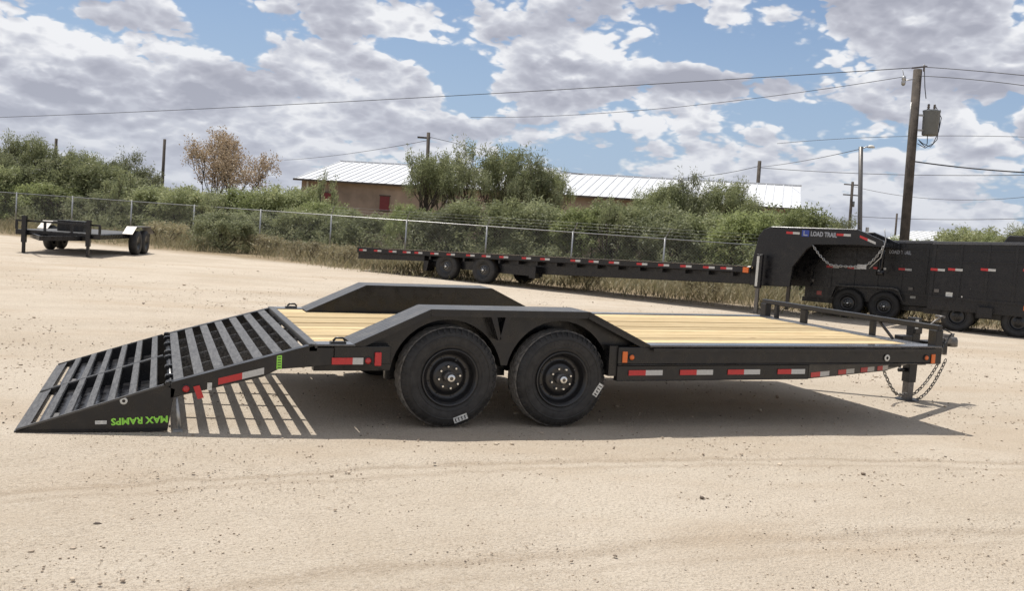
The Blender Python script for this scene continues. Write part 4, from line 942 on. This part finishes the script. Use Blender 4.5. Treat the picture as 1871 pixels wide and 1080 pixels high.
PL=[ # key,name,px,depth,topy,width,label,cat
('openB','mesquite_tree',8,50,238,4.2,'dark tree crown at the left edge, taller than the bushes round it','tree'),
('openA','mesquite_tree',60,51,240,3.8,'round-topped dark tree just left of the short pole','tree'),
('bushA','mesquite_bush',15,49,296,4.6,'green bush at the left edge in front of the dark tree','bush'),
('bushB','mesquite_bush',92,50,286,4.4,'dark green bush in front of the short pole','bush'),
('openA','mesquite_tree',150,52,268,4.0,'loose leafy tree right of the short pole','tree'),
('bushA','mesquite_bush',165,49.5,292,4.8,'full green bush behind the small equipment trailer','bush'),
('bushC','mesquite_bush',95,48,334,4.2,'low light green bush above the equipment trailer legs','bush'),
('openB','mesquite_tree',245,52,272,4.2,'dark airy tree just left of the leaning bare pole','tree'),
('bushB','mesquite_bush',240,49,318,4.6,'dark bush below the leaning bare pole','bush'),
('bushA','mesquite_bush',318,46,338,4.4,'green bush between the bare pole and the dry tree','bush'),
('dry','dry_tree',408,52,226,6.2,'brown half-bare tree standing above the green bushes','tree'),
('bushB','mesquite_bush',385,47,348,4.6,'dark green bush at the foot of the brown tree','bush'),
('bushC','mesquite_bush',455,46,345,4.4,'light green bush right of the brown tree','bush'),
('bushA','mesquite_bush',528,46,338,4.4,'green bush hiding the left corner of the brick building','bush'),
('bushB','dark_bush',402,36,384,2.6,'dark bush growing in front of the fence and covering its rail','bush'),
('bushC','mesquite_bush',592,44,368,3.6,'sparse green bush before the brick wall, left of the red window','bush'),
('sprig','bare_sprig',592,45,306,1.4,'thin twiggy sprig rising past the white roof edge','shrub'),
('bushA','mesquite_bush',650,42,384,3.8,'low bush under the red window','bush'),
('bushC','mesquite_bush',745,41,372,2.8,'green bush right of the red window, beside the big tree','bush'),
('openA','mesquite_tree',785,43,268,3.6,'leftmost open tree of the middle cluster, round the thin pole','tree'),
('openB','mesquite_tree',838,44,250,4.0,'tall tree of the middle cluster just right of the thin pole','tree'),
('openA','mesquite_tree',898,45,254,4.2,'open tree at the centre of the middle cluster with sky showing through','tree'),
('openB','mesquite_tree',955,44,272,3.8,'broad open tree in the right half of the middle cluster','tree'),
('bushB','mesquite_bush',818,41,366,4.4,'dark bush under the left of the tall middle trees','bush'),
('bushA','mesquite_bush',905,40,362,4.4,'green bush under the tallest middle tree','bush'),
('bushB','mesquite_bush',985,40,364,4.2,'dark green bush under the right of the middle trees','bush'),
('openA','mesquite_tree',1000,45,296,3.0,'small loose tree at the right end of the middle cluster','tree'),
('bushC','mesquite_bush',1062,39,376,4.0,'light green bush below the bare stretch of white roof','bush'),
('bushA','mesquite_bush',1125,39,366,4.2,'green bush between the two tree clusters','bush'),
('openA','mesquite_tree',1172,43,336,3.2,'small airy tree before the right part of the white roof','tree'),
('openA','mesquite_tree',1215,43,324,3.2,'airy tree second from the left in the right cluster','tree'),
('openB','mesquite_tree',1255,43,308,3.6,'tallest dark tree of the right cluster, covering the white roof','tree'),
('openA','mesquite_tree',1302,42,318,3.4,'loose tree right of the tallest one in the right cluster','tree'),
('openB','mesquite_tree',1345,43,326,3.0,'feathery tree just left of the white roof end','tree'),
('bushB','mesquite_bush',1205,38,376,4.4,'dark bush under the right tree cluster','bush'),
('bushA','mesquite_bush',1290,38,385,4.4,'green bush behind the front end of the flatbed','bush'),
('bushC','mesquite_bush',1372,36,384,4.4,'bright green bush rising left of the gooseneck','bush'),
('bushC','mesquite_bush',1440,37,372,4.0,'bright green bush directly above the gooseneck','bush'),
('openA','mesquite_tree',1505,40,388,2.8,'thin leafy bush fading out right above the gooseneck','bush'),
('bushA','mesquite_bush',1460,33,432,4.2,'green bush seen through the arch of the gooseneck','bush'),
('bushB','mesquite_bush',200,47.2,350,4.2,'dark low bush right behind the fence above the trailer fender','bush'),
('bushC','mesquite_bush',20,48,336,4.2,'light low bush behind the fence at the very left edge','bush'),
('bushA','mesquite_bush',300,46.5,360,4.0,'low green bush behind the fence right of the small trailer','bush'),
('bushB','mesquite_bush',480,43.8,386,3.6,'low dark bush behind the fence right of the bush that covers its rail','bush'),
('bushA','mesquite_bush',560,43,378,3.6,'low green bush in front of the left end of the brick wall','bush'),
('bushA','distant_tree',1765,75,414,6.5,'pale green tree beyond the white shed at right','tree'),
('openB','distant_tree',1712,80,424,4.5,'small far tree just right of the leaning utility pole','tree'),
('bushC','distant_tree',1820,60,426,5.5,'light green tree low above the dump trailers','tree'),
('openA','distant_tree',1862,55,402,4.6,'loose tree at the right edge above the dump trailer','tree'),
('bushC','distant_tree',1640,70,430,3.2,'small pale bush left of the leaning utility pole','bush'),
('weed','dry_weed',300,39,405,2.2,'straw-coloured weed clump by the fence, left of the dark bush','weed'),
('weed','dry_weed',475,36,428,2.0,'dry weed clump by the fence, just right of the dark bush','weed'),
('weed','dry_weed',560,33.5,440,1.8,'dry weed clump before the fence post left of the flatbed tail','weed'),
('weed','dry_weed',625,31.5,447,1.6,'low dry weed touching the tail end of the flatbed','weed'),
('weed','dry_weed',1075,28,492,1.6,'dry weed seen under the middle of the flatbed deck','weed'),
('weed','dry_weed',1290,26.5,505,1.8,'dry weed seen under the front of the flatbed deck','weed'),
('sprig','bare_sprig',385,40,352,1.3,'leafy sprig standing over the bush that covers the fence rail','shrub'),
('sprig','bare_sprig',1110,37,352,1.3,'thin sprig rising against the white roof between the tree clusters','shrub'),
('sprig','bare_sprig',215,46,300,1.5,'thin sprig rising left of the bare leaning pole','shrub'),
]
for k,nm,px,dp,ty,wd,lab,ct in PL:
    plant(k,nm,lab,ct,px,dp,ty,wd,BG if 'mesquite' in nm else None)

# undergrowth behind the fence and dry grass along it (uncountable)
def fence_pt(s_,off): return F0+fdir*s_-fn*off
def undergrowth():
    r=np.random.RandomState(5); n=950; C=[];Rd=[]
    for i in range(n):
        s_=r.uniform(-8,ffl+10); off=r.uniform(.3,4.5); p=fence_pt(s_,off); C.append((p.x,p.y,r.uniform(.1,1.25)*(.6+.4*r.rand()))); Rd.append(r.uniform(.25,.5))
    V,F,rn=leaves(np.array(C),np.array(Rd),75,.085,.4,.1,8); V[:,2]=np.maximum(V[:,2],.01)
    tag(raw_mesh('undergrowth',V,F,'leafdark',rn),'tangled dark undergrowth along the far side of the fence','undergrowth',kind='stuff')
undergrowth()
def grass():
    r=np.random.RandomState(6); N=120000
    # corner points of the gravel edge measured on the ground
    edge=[(-30,50),(-9.5,37.0),(-2.4,29.5),(.9,28.3),(3.3,21.4),(8.3,18.0),(11.2,14.1),(13.1,12.2),(15.5,10.6),(22,4)]
    edge=[np.array(e,float) for e in edge]
    seg=r.choice(len(edge)-1,N,p=np.array([np.linalg.norm(edge[i+1]-edge[i]) for i in range(len(edge)-1)])/sum(np.linalg.norm(edge[i+1]-edge[i]) for i in range(len(edge)-1)))
    t=r.rand(N,1); E=np.array(edge); P=E[seg]*(1-t)+E[seg+1]*t
    nrm=np.array([-fdir.y,fdir.x]); nrm=nrm if nrm[1]>0 else -nrm
    off=r.rand(N)**.8*12.5; P=P+nrm*off[:,None]+r.randn(N,2)*.25
    cl=np.array([mnoise.noise(Vector((p[0]*.55,p[1]*.55,2))) for p in P]); keep=(cl+.5*np.clip(off/2,0,1)+r.randn(N)*.25>.05); P=P[keep];off=off[keep];cl=cl[keep];N=len(P)
    h=(.08+.30*r.rand(N)**1.6)*np.clip(.4+off*.3,.4,1.3)*np.clip(1+1.1*cl,.3,2); a=r.rand(N)*6.28; lean=(.2+.9*r.rand(N))*h; w_=.009+.016*r.rand(N)
    b=np.stack([P[:,0],P[:,1],np.zeros(N)],1); sd=np.stack([np.cos(a),np.sin(a),np.zeros(N)],1)*w_[:,None]
    a2=r.rand(N)*6.28; tip=b+np.stack([np.cos(a2)*lean,np.sin(a2)*lean,h],1); mid=(b+tip)/2+np.stack([-np.cos(a2)*lean*.12,-np.sin(a2)*lean*.12,h*.08],1)
    V=np.stack([b-sd,mid-sd*.8,tip,mid+sd*.8],1).reshape(-1,3); F=np.arange(N*4).reshape(-1,4)
    tag(raw_mesh('dry_grass',V,F,'straw',np.clip(r.rand(N)*.9+.1*(off>6),0,1)),'dry straw-coloured grass between the gravel yard and the fence','grass',kind='stuff')
grass()

# ------------------------------------------------------------------ building behind the fence
BA=Vector((6.26,54.43,0)); BB=Vector((30.49,36.68,0)); bd=(BB-BA).normalized(); BL=(BB-BA).length
bld=thing('brick_building',BA,(0,0,math.atan2(bd.y,bd.x)),'long low tan brick building with white ribbed metal roof behind the trees','building')
b=MB(); b.box(0,BL,0,.25,0,4.02); b.box(0,.25,.25,11.75,0,4.02); b.box(BL-.25,BL,.25,11.75,0,4.02); b.box(0,BL,11.75,12,0,4.02)
b.prism([(.02,4.02),(11.98,4.02),(6.0,5.55)],0.05,.25,'yz'); b.prism([(.02,4.02),(11.98,4.02),(6.0,5.55)],BL-.25,BL-.05,'yz')
b.build('wall','brick',bld)
np_=30; pwid=(BL+.6)/np_; pan=None
for side in(0,1):
    for i in range(np_):
        if pan is None:
            m_=MB(); ev=(-.45,3.93);rg=(6.0,5.62)
            def slab(x0,x1,up): 
                m_.add([(x0,ev[0],ev[1]+up),(x1,ev[0],ev[1]+up),(x1,rg[0],rg[1]+up),(x0,rg[0],rg[1]+up),(x0,ev[0],ev[1]),(x1,ev[0],ev[1]),(x1,rg[0],rg[1]),(x0,rg[0],rg[1])],[(0,1,2,3),(7,6,5,4),(0,4,5,1),(1,5,6,2),(2,6,7,3),(3,7,4,0)],False)
            slab(.004,pwid-.004,.02); slab(0.0,.05,.07); slab(pwid*.5-.02,pwid*.5+.02,.06)
            pan=m_.build('roof_panel','roof',bld); pan.location=(-.3,0,0); continue
        c=pan.copy(); COL.objects.link(c); c.parent=bld
        if side==0: c.location=(-.3+i*pwid,0,0)
        else: c.location=(-.3+(i+1)*pwid,12,0); c.rotation_euler=(0,0,PI)
b=MB(); b.box(-.35,BL+.35,5.85,6.15,5.62,5.70); b.build('ridge_cap','roof',bld)
b=MB(); b.box(-.35,BL+.35,-.52,-.45,3.86,3.98); b.build('fascia','pole',bld)
for x in(6.5,15.2,23.4):
    b=MB(); b.lathe([(.14,-.3),(.14,.35),(.24,.36),(.24,.44),(0,.52)],12,(x,3.6,5.05),'z'); b.build('roof_vent','zinc',bld)
for x in(.4,9.8,19.6,BL-.4):
    b=MB(); b.box(x,x+.09,-.10,-.01,.1,3.86); b.build('downpipe','offwhite',bld)
def bl_s(px):  # where the sight line at px meets the wall line
    d=ray(px,hzy(px)); n=Vector((-bd.y,bd.x,0)); k=(BA-CAMP).dot(n)/d.dot(n); p=CAMP+d*k; return (p-BA).dot(bd)
for pxa,pxb,z0,z1 in((692,709,2.35,3.22),(590,604,2.55,3.2),(1100,1112,2.3,3.1)):
    s0,s1=bl_s(pxa),bl_s(pxb); b=MB(); b.box(s0,s1,-.06,-.002,z0,z1); o=b.build('window','shutter',bld)
    b=MB(); b.box(s0-.06,s1+.06,-.08,-.003,z0-.07,z0-.001); b.box(s0-.06,s1+.06,-.08,-.003,z1+.001,z1+.06); b.build('frame','pole',o)
# far white shed
p0,p1=gxy(1612,95),gxy(1725,85); d=(p1-p0).normalized()
shed=thing('white_shed',p0,(0,0,math.atan2(d.y,d.x)),'far white shed seen either side of the leaning utility pole','shed')
ln=(p1-p0).length; h0=zat(1620,417,93)
b=MB(); b.box(0,ln,0,6,0,h0-1.1); b.build('wall','brownwall',shed)
b=MB(); b.prism([(-.3,h0-1.1),(3,h0),(6.3,h0-1.1)],-.3,ln+.3,'yz'); b.build('roof','roof',shed)
n_=8
for i in range(n_): 
    x=ln*(i+.5)/n_; b=MB(); b.beam((x,-.33,h0-1.085),(x,2.98,h0+.015),.06,.05); b.build('roof_rib','offwhite',shed)

# ------------------------------------------------------------------ poles
def pole(name,label,cat_,px,yb,pxt,yt,depth,r0,r1,group=None,m='pole'):
    base=gxy(px,depth); 
    # extrapolate the axis down to the ground
    T=at(pxt,yt,depth); Bq=at(px,yb,depth); ax=(T-Bq).normalized(); k=T.z/ax.z; G=T-ax*k
    o=thing(name,G,(0,0,0),label,cat_,group); tl=T-G
    b=MB(); b.tube([-ax*.3,tl*.5,tl],[r0,(r0+r1)/2,r1],12); b.build('shaft',m,o); return o,tl,T,ax
up_,tl,TT,ax=pole('utility_pole','thick leaning wooden utility pole carrying a grey transformer','utility pole',1652,440,1677,127,32,.17,.145)
Rv=_R.copy()
tz=lambda px,py:at(px,py,31.75)-up_.location
b=MB(); c=tz(1700,228); b.lathe([(0,-.36),(.22,-.36),(.25,-.33),(.27,.40),(.285,.43),(.29,.47),(.20,.50),(0,.51)],20,c+Vector((0,0,0)),'z'); b.build('transformer','tank',up_)
b=MB()
for dx in(-.12,.08): b.lathe([(0,.20),(.03,.19),(.045,.14),(.03,.12),(.05,.08),(.03,.06),(.055,.0)],10,c+Rv*dx+Vector((0,0,.50)),'z')
b.build('bushing','ceramic',up_)
for dz_ in(-.2,.3): b=MB(); b.beam(c+Vector((0,0,dz_)),c-Rv*.42+Vector((0,0,dz_)),.05,.06); b.build('bracket','zinc',up_)
b=MB(); a=tz(1688,150); 
for q in([(1718,200),(1716,230),(1712,255),(1700,268),(1686,262),(1678,255)],[(1710,195),(1720,215),(1715,240),(1705,262),(1690,270),(1676,262)],[(1695,240),(1694,262),(1690,268),(1680,258)],[(1689,125),(1690,160),(1692,180)]):
    b.tube([tz(*p) for p in q],.014,5)
b.build('drop_wire','wire',up_)
b=MB(); q=tz(1651,147); b.lathe([(.02,.16),(.06,.14),(.075,.05),(.05,.02),(.075,-.05),(.06,-.14),(.02,-.17)],10,q,'z'); b.tube([q,tz(1672,144)],.018,5); b.tube([q+Vector((0,0,.15)),tz(1649,126)],.01,4); b.build('fuse_cutout','zinc',up_)
b=MB(); b.beam(tz(1666,124),tz(1694,121),.05,.05); b.tube([tz(1688,130),tz(1689,118)],.03,6); b.build('pin_insulator','ceramic',up_)
b=MB(); b.tube([tl*.86-Rv*.17-Vector((0,.05,0)),tl*.72-Rv*.17-Vector((0,.05,0))],.02,5); b.build('ground_conduit','zinc',up_)
lp,tl,_,_=pole('street_lamp','slim grey lamp pole with a small lamp arm, left of the big utility pole','street lamp',1571,415,1573,268,42,.105,.095,m='steelgrey')
b=MB(); b.tube([tl-Vector((0,0,.1)),tl+Rv*.25+Vector((0,0,.02)),tl+Rv*.42+Vector((0,0,.06))],.03,6); b.build('arm','zinc',lp)
b=MB(); b.lathe([(0,.08),(.10,.06),(.17,-.02),(.16,-.05),(0,-.05)],14,tl+Rv*.45+Vector((0,0,.04)),'z'); b.build('lamp_head','offwhite',lp)
b=MB(); b.box(-.06,.06,-.18,-.10,2.4,2.9); b.build('photo_cell_box','zinc',lp)
fp,tl,_,_=pole('utility_pole','far slim power pole with two crossarms left of the lamp pole','utility pole',1552,415,1558,332,85,.15,.12)
for k in(.02,.95): b=MB(); b.beam(tl-Vector((0,0,k+.25))-Rv*.75,tl-Vector((0,0,k+.25))+Rv*.75,.1,.1); b.build('crossarm','pole',fp)
b=MB(); b.lathe([(0,.25),(.16,.25),(.16,-.25),(0,-.25)],10,tl+Rv*.2-Vector((0,0,2)),'z'); b.build('transformer','tank',fp)
def simple_pole(label,px,yb,pxt,yt,depth,r,cross=False):
    o,tl,_,_=pole('utility_pole',label,'utility pole',px,yb,pxt,yt,depth,r,r*.85)
    if cross: b=MB(); b.beam(tl-Vector((0,0,.25))-Rv*.5,tl-Vector((0,0,.25))+Rv*.1,.08,.08); b.build('crossarm','pole',o)
    return o
simple_pole('thin dark pole standing in front of the middle trees',780,330,783,242,44,.095,True)
simple_pole('bare leaning pole just left of the brown tree',297,330,301,254,54,.095)
simple_pole('short pole poking above the bushes at far left',101,285,103,253,56,.10)
simple_pole('pole rising behind the right end of the white roof',1385,335,1388,294,66,.15)
simple_pole('tiny distant pole above the white shed',1636,425,1639,390,120,.14)
# ------------------------------------------------------------------ power lines
def wire(label,pts,r=.012,n=24):
    """pts (px,py,depth): ends and a mid point; the wire is the parabola through them"""
    P=[at(*p) for p in pts]; b=MB(); out=[]
    if len(P)==2: out=[P[0].lerp(P[1],i/n) for i in range(n+1)]
    else:
        ch=P[0].lerp(P[2],.5); t=(P[1]-P[0]).dot((P[2]-P[0]).normalized())/(P[2]-P[0]).length
        dzm=(P[1].z-P[0].lerp(P[2],t).z)/(4*t*(1-t))
        for i in range(n+1):
            u=i/n; q=P[0].lerp(P[2],u); q.z+=4*dzm*u*(1-u); out.append(q)
    b.tube(out,r,5,cap=False); o=b.build('power_line','wire',recalc=False); tag(o,label,'power line','power lines crossing the sky'); return o
wire('long sagging top wire running left from the utility pole across the whole sky',[(1688,122,32),(935,206,46),(-60,216,60)],.014)
wire('second wire just under the top wire, running left from the fuse on the utility pole',[(1650,140,32),(1250,190,38),(860,214,48)],.010)
wire('upper wire leaving the utility pole top to the right edge',[(1690,122,32),(1790,130,30),(1950,146,27)],.012)
wire('second wire right of the utility pole top, below the upper one',[(1672,138,32),(1790,147,30),(1950,168,27)],.011)
wire('thin level wire crossing behind the transformer drop loops',[(1420,262,60),(1650,248,55),(1950,253,50)],.014)
wire('thick dark cable tied to the utility pole and sagging to the right edge',[(1672,295,32),(1760,306,31),(1950,318,29)],.022)
wire('wire rising from the roof end pole to the lamp pole',[(1388,305,66),(1480,293,52),(1572,272,42)],.015)
wire('wire from the roof end pole running right, behind the utility pole',[(1388,306,66),(1600,318,60),(1950,318,52)],.018)
wire('sagging wire over the white roof ending at the roof end pole',[(1015,310,60),(1230,327,63),(1388,303,66)],.018)
wire('faint wire from the thin middle pole down toward the roof end',[(784,250,44),(900,276,50),(1015,311,60)],.012)
wire('faint wire running left from the thin middle pole past the roof',[(783,256,44),(640,282,56),(520,292,70)],.012)
wire('low far wire under the shed pole level at right',[(1560,395,85),(1700,402,80),(1950,396,70)],.022)
wire('low far wire between the far power pole and the right edge',[(1558,340,85),(1720,366,80),(1950,350,70)],.018)
